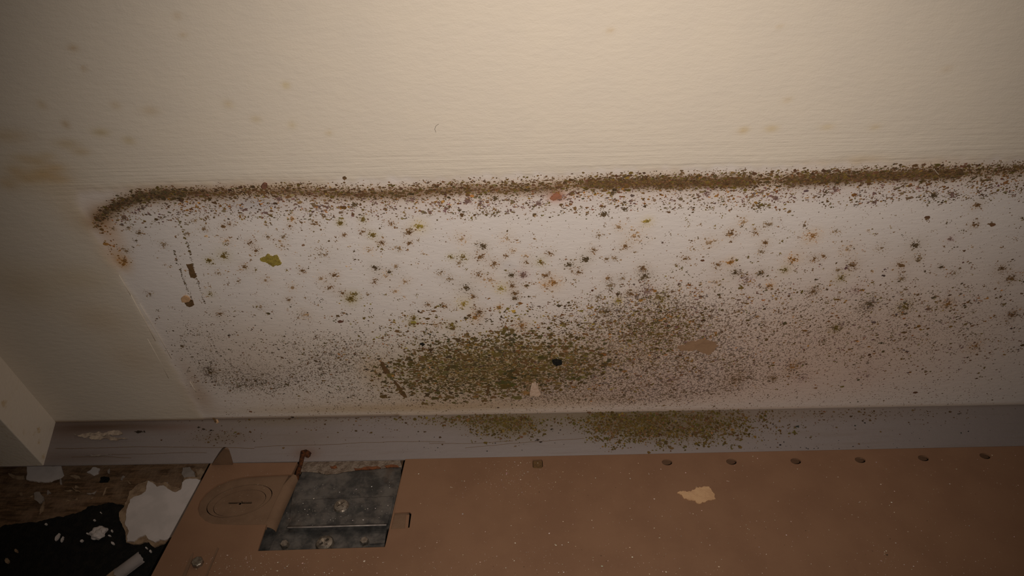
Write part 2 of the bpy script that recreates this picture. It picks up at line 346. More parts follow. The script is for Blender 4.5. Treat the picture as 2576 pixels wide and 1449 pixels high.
# damp behind the heater: white paint stained unevenly
for (x, y, rx, ry, c, a) in [
    (1240, 925, 190, 50, (.58, .48, .27), .85), (1120, 955, 130, 45, (.70, .60, .40), .5), (1480, 900, 150, 50, (.74, .62, .46), .45), (1650, 830, 90, 55, (.74, .60, .42), .4),
    (1900, 880, 320, 100, (.86, .70, .60), .62), (2250, 850, 300, 120, (.84, .70, .60), .6), (1700, 980, 330, 45, (.86, .73, .66), .45), (1560, 985, 160, 30, (.82, .70, .66), .35),
    (620, 940, 150, 60, (.84, .76, .67), .5), (820, 880, 150, 60, (.86, .79, .70), .5), (960, 1010, 260, 30, (.85, .75, .62), .5), (560, 860, 120, 60, (.88, .81, .73), .5),
    (270, 570, 22, 38, (.92, .70, .50), .75), (285, 640, 22, 26, (.94, .74, .54), .6), (305, 660, 14, 16, (.88, .66, .36), .7),
    (112, 436, 26, 12, (.88, .72, .46), .7), (142, 420, 18, 8, (.90, .74, .50), .6), (70, 448, 24, 9, (.86, .72, .48), .6), (155, 450, 20, 8, (.90, .74, .5), .5), (40, 428, 16, 10, (.86, .72, .5), .6), (95, 404, 18, 7, (.86, .74, .52), .6), (60, 395, 20, 8, (.86, .74, .52), .5), (120, 390, 16, 7, (.86, .74, .52), .5), (20, 460, 18, 12, (.84, .70, .48), .6), (100, 440, 70, 34, (.95, .86, .70), .6), (20, 340, 40, 14, (.86, .74, .55), .6),
    (170, 360, 22, 9, (.84, .74, .55), .7), (205, 380, 16, 7, (.82, .72, .54), .7), (255, 331, 15, 7, (.78, .70, .50), .8), (325, 352, 11, 7, (.80, .72, .50), .7),
    (380, 277, 16, 8, (.82, .73, .58), .6), (292, 263, 9, 7, (.84, .75, .60), .6), (185, 119, 9, 6, (.78, .66, .50), .8), (213, 171, 5, 4, (.75, .62, .45), .8), (167, 311, 7, 7, (.76, .64, .48), .8),
    (107, 262, 8, 8, (.84, .75, .6), .7), (447, 38, 8, 6, (.86, .78, .66), .7), (462, 87, 7, 5, (.84, .75, .62), .7), (720, 213, 7, 6, (.86, .78, .52), .8), (575, 260, 9, 7, (.87, .79, .62), .7),
    (645, 298, 9, 6, (.86, .79, .62), .7), (735, 313, 7, 6, (.86, .80, .62), .7), (828, 333, 6, 5, (.86, .79, .62), .7), (1535, 75, 7, 5, (.88, .78, .62), .7), (1870, 326, 9, 6, (.88, .76, .52), .8),
    (1940, 322, 12, 6, (.88, .77, .52), .7), (2080, 318, 12, 5, (.88, .78, .56), .6), (2200, 318, 9, 5, (.88, .78, .58), .6), (1980, 250, 8, 5, (.88, .79, .62), .6), (1960, 66, 6, 4, (.88, .8, .66), .7),
    (2380, 172, 9, 6, (.88, .79, .66), .5), (200, 700, 60, 26, (.88, .79, .62), .5), (250, 800, 50, 30, (.86, .74, .58), .5), (60, 720, 60, 40, (.82, .72, .55), .5), (330, 900, 40, 30, (.84, .74, .62), .4),
    (190, 540, 30, 40, (.93, .82, .66), .5), (645, 512, 46, 13, (.70, .74, .80), .75), (560, 520, 26, 14, (.84, .85, .86), .5), (1278, 668, 14, 7, (.82, .83, .86), .7),
    (640, 935, 60, 16, (.80, .76, .72), .5), (505, 1000, 22, 26, (.72, .60, .48), .7), (480, 945, 14, 30, (.80, .70, .60), .5), (1310, 1010, 300, 14, (.80, .70, .58), .6), (1000, 1028, 300, 9, (.72, .60, .40), .7),
    (945, 935, 26, 22, (.86, .72, .52), .7), (1340, 965, 22, 16, (.78, .62, .46), .8), (1402, 494, 17, 10, (.74, .38, .28), .9), (2170, 402, 40, 9, (.92, .80, .62), .6), (2350, 408, 60, 9, (.92, .80, .62), .6),
    (2050, 410, 30, 6, (.92, .82, .68), .5), (1670, 432, 40, 7, (.94, .86, .74), .5), (400, 474, 130, 9, (.97, .88, .76), .7), (700, 466, 90, 8, (.97, .9, .78), .6)]:
    dm.stain(x, y, rx, ry, c, a)
dm.band(BAND, 0.0036, (.70, .56, .40), .8)
dm.band([(p[0], p[1] + 3) for p in BAND[3:]], 0.0017, (.45, .34, .24), .5)
dm.band([(1480, 462), (1600, 463), (1700, 462), (1800, 460), (1880, 458)], 0.0022, (.30, .20, .11), .95)
dm.band([(1985, 459), (2100, 453), (2200, 447), (2300, 443), (2400, 438)], 0.0021, (.30, .20, .11), .9)
dm.band([(250, 548), (300, 518), (345, 500), (420, 489)], 0.0026, (.45, .37, .26), .8)
dm.band([(430, 488), (520, 488), (560, 486)], 0.0022, (.45, .34, .24), .6)
dm.band([(700, 484), (900, 492), (1050, 490), (1150, 480), (1400, 480)], 0.0018, (.45, .34, .24), .55)
dm.band([(p[0], p[1] + 38) for p in BAND[4:]], 0.0045, (.86, .80, .78), .5)
for (x, y, r, a, key) in COLON: dm.stain(x, y, r * 0.95, r * 0.8, HALO[key], 0.62 * a)
def sy(x): return (x, 1062.2 - .01766 * x)
seam_l = [sy(0), sy(520), sy(1000)]; seam_r = [sy(1000), sy(1500), sy(2000), sy(2700)]
dm.band(seam_l, 0.0009, (.35, .23, .13), .8); dm.band(seam_r, 0.0012, (.62, .48, .34), .5)
# freckle density
for (x, y, rx, ry, a) in [(1650, 850, 130, 90, .55), (1900, 850, 240, 90, .42), (2250, 830, 260, 90, .38), (2500, 800, 150, 120, .30), (1560, 960, 220, 50, .50), (1800, 960, 240, 40, .30),
    (1250, 920, 240, 80, .35), (1400, 1000, 330, 24, .30), (650, 960, 130, 35, .42), (830, 890, 110, 50, .40), (560, 900, 120, 70, .30), (470, 850, 80, 90, .26), (900, 970, 150, 60, .34), (1500, 800, 150, 60, .28),
    (1250, 780, 200, 60, .15), (2000, 740, 300, 60, .20), (700, 800, 200, 60, .20)]: dm.damp(x, y, rx, ry, a)
dm.band(BAND, 0.0045, (1, 1, 1), 0, .40); dm.band([(p[0], p[1] + 36) for p in BAND[3:]], 0.004, (1, 1, 1), 0, .30)
for (x, y, r, a, key) in COLON: dm.damp(x, y, r * 0.8, r * 0.7, 0.42 * a)
dens = np.clip(dm.dens, 0, .85) * np.clip(1.15 - cream * 1.2, 0, 1)
topd = seg_dist(U, V, E[:11], False)
brush = cream * np.exp(-(topd / 0.021) ** 2) * (V > 0.15)
yd = -0.00055 * cream * (1 - 0.25 * np.exp(-(sd - 0.0015) ** 2 / 1e-6))
co = np.stack([U, yd, V], 1)
wall = grid_mesh('wall_back', co, len(ua), len(va), M['wall'], dm.tint, np.stack([cream, dens, brush], 1))
tag(wall, 'cream painted wall with a whiter mould-stained rectangle low down', 'wall', kind='structure')

# ------------------------------------------------------------------ ledge along the wall foot
la = axis(-0.40, 0.40, 0.0014, -1.6, 1.6); gap = 0.0003; n_ = 24
prof = [(-gap - (LED_E - 0.0012 - gap) * i / n_, None) for i in range(n_ + 1)]
prof = [(y, SEAM_Z + LED_K * y) for y, _ in prof]
yz = prof[-1]
prof += [(-LED_E + 0.0003, yz[1] - 0.0004), (-LED_E, yz[1] - 0.0009), (-LED_E + 0.0002, yz[1] - 0.0014), (-LED_E + 0.0030, yz[1] - 0.0030), (-0.0155, yz[1] - 0.0050), (-0.0140, 0.0), (-0.004, -0.001)]
lv = np.array([0.0] + list(np.cumsum([math.hypot(prof[i + 1][0] - prof[i][0], prof[i + 1][1] - prof[i][1]) for i in range(len(prof) - 1)])))
LU, LI = np.meshgrid(la, np.arange(len(prof))); LU, LI = LU.ravel(), LI.ravel()
pr = np.array(prof); LV = -gap - lv[LI]
dl = Damp(LEDGE, LU, LV)
for (x, y, rx, ry, c, a) in [(1280, 1070, 62, 22, (.58, .50, .22), .9), (1160, 1060, 70, 12, (.80, .74, .52), .6), (1600, 1060, 120, 22, (.55, .48, .22), .9), (1690, 1090, 110, 18, (.66, .58, .38), .6), (1780, 1060, 60, 22, (.72, .64, .42), .6),
    (270, 1073, 110, 9, (.42, .28, .17), .85), (180, 1085, 60, 18, (.62, .46, .34), .6), (560, 1100, 60, 14, (.78, .68, .50), .6), (700, 1060, 120, 10, (.80, .72, .5), .6), (1900, 1045, 300, 12, (.82, .72, .58), .6),
    (760, 1100, 60, 18, (.84, .76, .62), .5), (1450, 1045, 300, 8, (.76, .68, .42), .6), (200, 1150, 80, 10, (.68, .56, .48), .6), (430, 1075, 60, 7, (.86, .62, .5), .5), (770, 1140, 22, 10, (.7, .45, .3), .7)]:
    dl.stain(x, y, rx, ry, c, a)
dl.band(seam_l, 0.0009, (.35, .22, .12), .8); dl.band(seam_r, 0.0009, (.6, .46, .32), .5)
for (x, y, rx, ry, a) in [(1280, 1070, 70, 20, .5), (1620, 1065, 150, 22, .55), (1700, 1090, 110, 18, .5), (1850, 1060, 120, 26, .35), (2050, 1040, 250, 10, .3), (560, 1095, 60, 14, .35), (900, 1060, 200, 14, .3), (650, 1060, 150, 12, .3),
    (1180, 1055, 100, 12, .35), (1450, 1050, 120, 14, .35), (2300, 1050, 200, 14, .2)]: dl.damp(x, y, rx, ry, a)
ld = np.clip(dl.dens, 0, .8)
ledge = grid_mesh('baseboard_back', np.stack([LU, pr[LI, 0], pr[LI, 1]], 1), len(la), len(prof), M['ledge'], dl.tint, np.stack([np.zeros_like(ld), ld, np.full_like(ld, .5)], 1))
ledge.data.flip_normals()
tag(ledge, 'dull grey painted sloping ledge along the foot of the wall', 'baseboard', kind='structure')

# ------------------------------------------------------------------ casing on the ledge
xs = WALL.hit(152, 1073)[0]
XPL = Frame((xs, 0, 0), (0, 1, 0), (0, 0, 1))
fy, fz = XPL.hit(104, 1166)
zb = SEAM_Z + LED_K * fy if False else fz
by, bz = 0.0, SEAM_Z - 0.0005
bm = bmesh.new()
fy = -LED_E + 0.0002
pf = [(by, bz), (fy, SEAM_Z + LED_K * fy - 0.0012), (fy, 1.4), (by, 1.4)]
a_ = [bm.verts.new((xs, y, z)) for y, z in pf]; b_ = [bm.verts.new((xs - 0.075, y, z)) for y, z in pf]
bm.faces.new(a_); bm.faces.new(b_[::-1])
for i in range(4): bm.faces.new((a_[i], b_[i], b_[(i + 1) % 4], a_[(i + 1) % 4]))
bmesh.ops.recalc_face_normals(bm, faces=bm.faces)
bmesh.ops.bevel(bm, geom=[e for e in bm.edges], offset=0.0007, segments=3, profile=0.6, affect='EDGES')
trim = from_bm('trim_1', bm, M['casing'], None, False)
tag(trim, 'off-white upright casing board with yellow mould spots standing on the ledge', 'trim', kind='structure')

# ------------------------------------------------------------------ floor
fx = np.linspace(-1.5, 1.5, 160); fyv = np.concatenate([np.linspace(-1.5, -0.14, 20), np.linspace(-0.135, 0.0, 40)])
FX, FY = np.meshgrid(fx, fyv); FX, FY = FX.ravel(), FY.ravel()
bumpz = 0.0006 * np.sin(FX * 140 + 2 * np.sin(FY * 210)) * np.sin(FY * 330)
floor = grid_mesh('floor', np.stack([FX, FY, bumpz], 1), len(fx), len(fyv), M['wood'], np.ones((FX.size, 3)), np.zeros((FX.size, 3)))
tag(floor, 'bare dirty brown wooden floor in front of the ledge', 'floor', kind='structure')
tl = ragged([(-700, 1470), (-250, 1385), (0, 1331), (75, 1316), (150, 1302), (215, 1285), (252, 1273), (300, 1272), (345, 1278), (420, 1282), (520, 1290), (620, 1300)], 4, .13, 3, False)
tp = [FLOOR.hit(*p) for p in tl] + [(-0.02, -0.6), (-1.4, -0.6)]
tar = plate('tar_coat', FLOOR, tp, [], 0.0014, 0.0022, M['tar']); tar.parent = floor

# mortar and crumbled brick below the ledge, seen through the gap in the heater
ml = ragged([(700, 1158), (1010, 1146), (1010, 1176), (960, 1180), (900, 1185), (855, 1192), (820, 1194), (780, 1188), (745, 1186)], 3, .12, 8)
mort = plate('mortar_bed', FLOOR, [FLOOR.hit(x, y, .0035) for x, y in ml], [], 0.0035, 0.004, M['mortar']); tag(mort, 'strip of pale crumbling mortar under the ledge', 'mortar', kind='structure')
for s_, q in enumerate([[(890, 1177), (925, 1173), (950, 1172), (958, 1177), (920, 1181), (893, 1183)], [(968, 1172), (1000, 1170), (1006, 1176), (975, 1178)], [(830, 1172), (845, 1170), (848, 1175), (833, 1177)]]):
    bo = plate('brick_fragment', FLOOR, [FLOOR.hit(x, y, .0045) for x, y in ragged(q, 2, .12, s_)], [], 0.0045, 0.0020, M['brick']); bo.parent = mort

# ------------------------------------------------------------------ mould as thousands of small colonies
class Specks:
    def __init__(s): s.p, s.r, s.c, s.asp = [], [], [], []
    def add(s, ab, r, c, asp=1.0):
        n = len(ab); s.p.append(ab); s.r.append(np.broadcast_to(r, n).copy()); s.c.append(np.broadcast_to(c, (n, 3)).copy()); s.asp.append(np.broadcast_to(asp, n).copy())
    def build(s, name, fr, mat, off=(0.00008, 0.0003), kk=8, parent=None, jag=(.5, 1.2)):
        P, Rr, C, A = np.concatenate(s.p), np.concatenate(s.r), np.concatenate(s.c), np.concatenate(s.asp); n = len(P)
        th = (np.arange(kk)[None] + rng.uniform(-.3, .3, (n, kk))) * 2 * np.pi / kk + rng.uniform(0, 6.28, (n, 1))
        rad = Rr[:, None] * rng.uniform(jag[0], jag[1], (n, kk))
        a = P[:, :1] + rad * np.cos(th) * A[:, None]; b = P[:, 1:2] + rad * np.sin(th) / A[:, None]
        o = rng.uniform(off[0], off[1], n)[:, None] * np.ones((1, kk))
        X = (np.array(fr.O)[None, None] + a[..., None] * np.array(fr.A) + b[..., None] * np.array(fr.B) + o[..., None] * np.array(fr.N)).reshape(-1, 3)
        me = bpy.data.meshes.new(name); me.vertices.add(len(X)); me.vertices.foreach_set('co', X.astype(np.float32).ravel())
        me.loops.add(len(X)); me.loops.foreach_set('vertex_index', np.arange(len(X), dtype=np.int32))
        me.polygons.add(n); me.polygons.foreach_set('loop_start', np.arange(0, n * kk, kk, dtype=np.int32)); me.update(calc_edges=True)
        at = me.color_attributes.new('Col', 'FLOAT_COLOR', 'POINT')
        cc = np.repeat(np.clip(C, .004, .9), kk, 0); at.data.foreach_set('color', np.concatenate([cc, np.ones((len(cc), 1))], 1).astype(np.float32).ravel())
        return link(name, me, mat, parent)
def jit(c, n, a=.28):
    c = np.asarray(c); return c[None] * np.exp(rng.normal(0, a, (n, 1))) * (1 + rng.normal(0, .08, (n, 3)))
def lognr(n, med, sg=.45, hi=1.6e-3): return np.clip(med * np.exp(rng.normal(0, sg, n)), 1.2e-4, hi)
def colony(S, fr, px, py, r, a, key, lo=6, hi=34):
    n = int((lo + (hi - lo) * a * (r / 15.0) ** 1.3) * 2.3); rr = np.abs(rng.normal(0, .78, n)) ** 1.1 * r; t = rng.uniform(0, 6.283, n)
    P = np.stack([px + rr * np.cos(t) * 1.1, py + rr * np.sin(t) * .8], 1); ab = fr.hits(P)
    core = np.exp(-(rr / r) ** 2 * 1.6); med = 1.55e-4 + 2.3e-4 * a * core
    sz = np.clip(med * np.exp(rng.normal(0, .4, n)), 1.3e-4, 1.2e-3)
    cdk = np.asarray(PAL[key])[None] * (1.5 - .6 * core[:, None] * a)
    S.add(ab, sz, cdk * np.exp(rng.normal(0, .25, (n, 1))), rng.uniform(.9, 1.25, n))
def clumps(S, fr, pts, keys, med, kids=(1, 6), spread=5.0, hi=1.4e-3, lift=1.0):
    for (x, y) in pts:
        n = rng.integers(kids[0], kids[1] + 1); key = keys[rng.integers(len(keys))]
        P = np.stack([x + rng.normal(0, spread * 1.25, n), y + rng.normal(0, spread * .75, n)], 1)
        S.add(fr.hits(P), lognr(n, med, .5, hi), jit(np.asarray(PAL[key]) * lift, n), rng.uniform(.9, 1.35, n))
def gpts(x, y, sx, sy, n): return np.stack([rng.normal(x, sx, n), rng.normal(y, sy, n)], 1)
def upts(poly, n):
    P = np.asarray(poly, float); lo, hi = P.min(0), P.max(0); out = np.zeros((0, 2))
    while len(out) < n:
        q = rng.uniform(lo, hi, (n * 2, 2)); out = np.concatenate([out, q[inside(q[:, 0], q[:, 1], P)]])
    return out[:n]
def on_wall(P): return P[(P[:, 1] < 1059 - 0.01766 * (P[:, 0])) & (P[:, 0] > 215 + np.clip(P[:, 1] - 560, 0, 900) * .56)]

# dark line where the heater's top edge was
S = Specks(); BP = np.array(BAND, float); bx = rng.uniform(236, 3900, 9000); bxl = np.concatenate([bx, rng.uniform(1480, 1900, 1500), rng.uniform(1980, 2420, 1500)])
byc = np.interp(bxl, BP[:, 0], BP[:, 1]); byy = byc + np.clip(rng.normal(0, 10.5, len(bxl)), -27, 24); n = len(bxl)
S.add(WALL.hits(np.stack([bxl, byy], 1)), lognr(n, 3.3e-4, .5, 1.2e-3), np.where(rng.random((n, 1)) < .2, jit(PAL['o'], n), jit((.155, .09, .042), n)), rng.uniform(1, 1.5, n))
bx = rng.uniform(245, 470, 420); byc = np.interp(bx, BP[:, 0], BP[:, 1]); S.add(WALL.hits(np.stack([bx, byc + rng.normal(0, 7, 420)], 1)), lognr(420, 4.5e-4), jit(PAL['k'], 420), rng.uniform(1, 1.3, 420))
bx = rng.uniform(245, 3900, 9400); byc = np.interp(bx, BP[:, 0], BP[:, 1]); P = np.stack([bx, byc - 2 + rng.normal(0, 13, 9400)], 1)
S.add(WALL.hits(P), lognr(9400, 2.0e-4), jit(PAL['b'], 9400), 1.1)
P = np.stack([rng.uniform(236, 330, 90), rng.uniform(0, 1, 90)], 1); t = rng.random(90); P = np.stack([240 + 75 * t + rng.normal(0, 10, 90), 555 + 105 * t + rng.normal(0, 8, 90)], 1)
S.add(WALL.hits(P), lognr(90, 3.2e-4), jit(PAL['r'], 90), 1.1)
o = S.build('mould_band', WALL, M['mould']); tag(o, 'dark brown line of mould running along the top of the stained wall area', 'mould', kind='stuff')

# purple-brown belt just beneath the line
S = Specks(); bx = rng.uniform(300, 3900, 1060); byc = np.interp(bx, BP[:, 0], BP[:, 1]) + 36
clumps(S, WALL, np.stack([bx, byc + rng.normal(0, 13, len(bx))], 1), ['p', 'p', 'g', 'b', 'r', 'g'], 3.0e-4, (2, 8), 6.5)
bx = rng.uniform(300, 3900, 620); byc = np.interp(bx, BP[:, 0], BP[:, 1]) + 62
clumps(S, WALL, np.stack([bx, byc + rng.normal(0, 9, len(bx))], 1), ['g', 'b', 'o', 'k'], 2.8e-4, (2, 6), 5)
for x, y, r in [(1175, 503, 14), (995, 490, 12), (1038, 500, 10), (1355, 512, 12), (1540, 485, 11), (1520, 540, 16), (1570, 525, 10), (1950, 500, 17), (1910, 519, 14), (1775, 487, 13), (2100, 478, 16), (2350, 492, 17), (2395, 490, 16), (2200, 509, 10), (700, 500, 10), (890, 515, 12), (1247, 500, 12)]:
    colony(S, WALL, x, y, r, .9, 'p' if rng.random() < .6 else 'k')
o = S.build('mould_specks', WALL, M['mould']); tag(o, 'belt of purplish mould specks just beneath the dark mould line', 'mould', kind='stuff')

# round colonies scattered over the white area
S = Specks()
for (x, y, r, a, key) in COLON: colony(S, WALL, x, y, r, a, key)
for _ in range(420):
    x, y = rng.uniform(330, 3800), rng.uniform(540, 800)
    if x < 215 + max(y - 560, 0) * .56 + 40: continue
    colony(S, WALL, x, y, rng.uniform(4, 10), rng.uniform(.25, .7), 'gbtgbok'[rng.integers(7)], 2, 16)
for (x0, y0, x1, y1) in [(447, 545, 480, 640), (472, 610, 492, 690), (492, 690, 517, 768), (438, 628, 458, 690), (458, 690, 481, 748)]:
    n = 46; t = rng.random(n); P = np.stack([x0 + (x1 - x0) * t + rng.normal(0, 1.6, n), y0 + (y1 - y0) * t + rng.normal(0, 1.2, n)], 1)
    S.add(WALL.hits(P), lognr(n, 2.6e-4, .4), jit(PAL['o'] if y0 < 600 else PAL['k'], n), 1.0)
P = on_wall(np.concatenate([upts([(300, 540), (2576, 500), (2576, 800), (1600, 760), (500, 800)], 2600)]))
S.add(WALL.hits(P), lognr(len(P), 1.9e-4, .4), jit(PAL['g'], len(P)), 1.1)
o = S.build('mould_colony', WALL, M['mould']); tag(o, 'round grey, brown and olive mould colonies scattered over the white wall paint', 'mould', kind='stuff')

# dense freckling low on the wall to the right
S = Specks()
P = on_wall(np.concatenate([gpts(1640, 830, 75, 55, 330), gpts(1560, 800, 110, 40, 170), gpts(1800, 860, 170, 70, 330), gpts(2100, 830, 230, 70, 360), gpts(2400, 800, 150, 80, 230), gpts(1620, 930, 110, 45, 260), gpts(1850, 740, 220, 35, 150), gpts(2950, 790, 240, 90, 330), gpts(3400, 780, 220, 90, 160)]))
clumps(S, WALL, P, ['b', 'b', 'g', 'o', 'k', 'r', 'p'], 3.1e-4, (2, 7), 6)
P = on_wall(np.concatenate([gpts(1650, 900, 160, 60, 1700), gpts(2000, 880, 260, 60, 1900), gpts(2350, 870, 180, 70, 1000), gpts(2950, 850, 260, 80, 900), gpts(1560, 975, 170, 26, 900), gpts(1350, 1000, 120, 16, 420), gpts(1800, 970, 200, 28, 500)]))
S.add(WALL.hits(P), lognr(len(P), 2.4e-4, .4), np.where(rng.random((len(P), 1)) < .4, jit(PAL['p'], len(P)), jit(PAL['b'], len(P))), 1.15)
P = on_wall(gpts(1650, 830, 50, 36, 700)); S.add(WALL.hits(P), lognr(len(P), 3.6e-4, .45), jit((.17, .12, .035), len(P)), 1.1)
o = S.build('mould_freckles', WALL, M['mould']); tag(o, 'dense brown freckles of mould around the bare tan patch low on the wall', 'mould', kind='stuff')

# fine grey freckling low on the wall to the left
S = Specks()
P = on_wall(np.concatenate([gpts(640, 968, 60, 12, 420), gpts(560, 945, 45, 22, 170), gpts(840, 880, 70, 26, 420), gpts(900, 930, 60, 40, 280), gpts(500, 860, 50, 45, 200), gpts(780, 960, 110, 30, 420), gpts(720, 860, 150, 50, 420), gpts(930, 1000, 90, 18, 200), gpts(1000, 860, 60, 40, 200)]))
clumps(S, WALL, P[::3], ['g', 'k', 'b'], 2.4e-4, (2, 6), 5); S.add(WALL.hits(P), lognr(len(P), 2.1e-4, .4), jit((.14, .11, .08), len(P)), 1.1)
P = gpts(1075, 838, 16, 7, 46); S.add(WALL.hits(P), lognr(46, 2.6e-4, .35), jit((.035, .03, .025), 46), 1.1)
P = gpts(1100, 860, 26, 16, 60); S.add(WALL.hits(P), lognr(60, 2.0e-4, .35), jit((.06, .05, .04), 60), 1.1)
P = on_wall(upts([(560, 990), (2500, 970), (2500, 1016), (560, 1051)], 1900)); S.add(WALL.hits(P), lognr(len(P), 1.9e-4, .4), jit(PAL['b'], len(P)), 1.2)
P = on_wall(gpts(1250, 1000, 230, 15, 900)); S.add(WALL.hits(P), lognr(len(P), 2.3e-4, .4), jit(PAL['k'], len(P)), 1.2)
o = S.build('mould_dust', WALL, M['mould']); tag(o, 'fine greyish mould freckles low on the wall above the knockout end of the heater', 'mould', kind='stuff')

# olive green patch
S = Specks()
cx = rng.normal(1240, 165, 26000); cy = rng.normal(920, 44, 26000); lim = rng.uniform(.12, 1.35, 26000) ** 1.1
keep = ((cx - 1235) / 270) ** 2 + ((cy - 922 + (cx - 1235) * .09) / 80) ** 2 < lim
cq = WALL.hits(np.stack([cx[keep], cy[keep]], 1)); crd = np.clip(7.6e-4 * np.exp(rng.normal(0, .48, len(cq))), 2.6e-4, 2.4e-3)
cl = np.zeros((0, 3))
for q_, r_ in zip(cq, crd):
    if len(cl) == 0 or np.all((cl[:, 0] - q_[0]) ** 2 + (cl[:, 1] - q_[1]) ** 2 > (.72 * (cl[:, 2] + r_)) ** 2): cl = np.concatenate([cl, [[q_[0], q_[1], r_]]])
    if len(cl) >= 2100: break
n = len(cl)
hue = rng.random(n); base = np.where((hue < .62)[:, None], jit((.17, .115, .038), n, .24), np.where((hue < .82)[:, None], jit((.22, .135, .05), n, .22), jit((.125, .096, .042), n, .22)))
S.add(cl[:, :2], cl[:, 2] * 1.08, base, rng.uniform(1, 1.3, n))
for _ in range(3):
    S.add(cl[:, :2] + rng.normal(0, .75, (n, 2)) * cl[:, 2:3], cl[:, 2] * rng.uniform(.35, .75, n), base * rng.uniform(.8, 1.15, (n, 1)), 1.1)
q = np.array([WALL.hit(1272, 972), WALL.hit(1262, 962), WALL.hit(1285, 968), WALL.hit(1276, 955)]); S.add(q, 3.4e-3, jit((.135, .108, .026), 4, .1), 1.15)
P = on_wall(gpts(1240, 925, 170, 50, 1500)); S.add(WALL.hits(P), lognr(len(P), 2.4e-4, .4), jit((.14, .11, .035), len(P)), 1.1)
P = on_wall(np.concatenate([gpts(1240, 850, 180, 40, 260), gpts(1300, 805, 200, 32, 150), gpts(1060, 930, 60, 40, 70), gpts(1480, 930, 60, 35, 90)])); clumps(S, WALL, P, ['o', 'b', 'o', 'b', 'y', 'r', 'k'], 3.4e-4, (3, 8), 6)
o = S.build('green_mould_patch', WALL, M['mould'], (0.00012, 0.0004), 10); tag(o, 'large olive green mould patch of crowded blotches low on the wall', 'mould', kind='stuff')

# mould on the ledge
S = Specks()
def on_ledge(P): return P[(P[:, 1] > 1062 - .0165 * P[:, 0] + 3) & (P[:, 1] < 1168 - .0165 * P[:, 0] - 4) & (P[:, 0] > 150)]
P = on_ledge(np.concatenate([gpts(1285, 1070, 45, 18, 190), gpts(1180, 1055, 70, 9, 110), gpts(1590, 1058, 90, 16, 330), gpts(1560, 1085, 60, 16, 120), gpts(1700, 1085, 90, 22, 330), gpts(1820, 1060, 70, 22, 170)]))
clumps(S, LEDGE, P, ['o', 'o', 'o', 'b'], 3.4e-4, (3, 8), 6, 1.2e-3, .62)
P = on_ledge(np.concatenate([gpts(1950, 1042, 240, 9, 330), gpts(2200, 1045, 200, 14, 160), gpts(700, 1052, 160, 6, 160), gpts(980, 1050, 120, 12, 160), gpts(560, 1100, 45, 9, 110), gpts(870, 1085, 200, 22, 110), gpts(1900, 1085, 140, 24, 160)]))
S.add(LEDGE.hits(P), lognr(len(P), 2.8e-4, .45), jit(np.array(PAL['b']) * .6, len(P)), 1.3)
P = on_ledge(np.concatenate([upts([(1000, 1080), (1800, 1070), (2500, 1050), (2500, 1110), (1000, 1140)], 90), gpts(2000, 1125, 120, 4, 40)])); S.add(LEDGE.hits(P), lognr(len(P), 2.4e-4, .4), jit((.03, .026, .022), len(P)), 1.2)
o = S.build('ledge_mould', LEDGE, M['mould'], (0.00008, 0.0003), 9); tag(o, 'green and brown mould blotches spread along the grey ledge', 'mould', kind='stuff')

# ------------------------------------------------------------------ single marks on the wall
def mark(name, fr, poly, mat, n=3, amp=.14, seed=1, top=.0005, thick=.0006):
    return plate(name, fr, [fr.hit(x, y) for x, y in ragged(poly, n, amp, seed)], [], top, thick, mat)
def wpart(o): o.parent = wall; return o
wpart(tag(mark('bare_patch', WALL, [(1702, 875), (1722, 868), (1738, 857), (1752, 858), (1765, 853), (1782, 856), (1800, 859), (1806, 870), (1797, 880), (1787, 890), (1768, 888), (1750, 878), (1725, 881)], M['bare'], 4, .22, 4), 'bare tan patch where paint has come off'))
wpart(tag(mark('brown_scab', WALL, [(469, 664), (484, 664), (496, 694), (491, 699), (480, 697)], M['bare_dark'], 3, .10, 5), 'brown oblong scab'))
wpart(tag(mark('torn_spot', WALL, [(464, 757), (476, 752), (484, 753), (489, 766), (478, 771), (466, 763)], M['bare_dark'], 3, .16, 6), 'brown torn spot'))
wpart(tag(mark('peeled_paint_edge', WALL, [(457, 749), (463, 743), (476, 746), (480, 752), (470, 757), (460, 757)], M['tanflake'], 3, .2, 7, .0011, .0009), 'pale lifted paint edge'))
wpart(tag(mark('brown_gouge', WALL, [(957, 908), (966, 912), (976, 928), (980, 938), (970, 940), (963, 925)], M['bare_dark'], 3, .12, 8), 'brown gouge beside the green mould'))
wpart(mark('brown_streak', WALL, [(990, 956), (995, 958), (1012, 982), (1024, 1000), (1018, 1000), (1004, 982)], M['bare_dark'], 3, .16, 9, .0003, .0004))
wpart(tag(mark('splinter_mark', WALL, [(1226, 972), (1231, 974), (1231, 985), (1226, 995), (1223, 985)], M['bare_dark'], 2, .12, 10, .0006, .0007), 'small dark sliver'))
tag(mark('yellow_mould_spot', WALL, [(655, 649), (666, 645), (672, 638), (690, 641), (698, 640), (703, 652), (709, 661), (696, 664), (688, 668), (672, 659), (662, 656)], M['yellow'], 4, .22, 11, .0009, .0008), 'bright yellow-green glistening mould spot on the white wall paint', 'mould')
tag(mark('black_mould_clump', WALL, [(1389, 905), (1400, 901), (1413, 903), (1414, 909), (1404, 914), (1393, 912)], M['black'], 3, .22, 12, .0016, .0015), 'small black mould clump at the edge of the olive green patch', 'mould')
tag(mark('black_mould_fleck', WALL, [(1056, 864), (1063, 862), (1069, 865), (1063, 868)], M['black'], 2, .2, 13, .0009, .0009), 'tiny black fleck on wall beside the green mould under a cluster of dots', 'mould')
tag(mark('plaster_crumb', WALL, [(1334, 975), (1338, 962), (1347, 959), (1353, 964), (1356, 975), (1360, 984), (1352, 991), (1342, 988), (1333, 991)], M['crumb'], 3, .14, 14, .0022, .0021), 'pale pinkish plaster crumb stuck on the wall below the green mould', 'plaster')
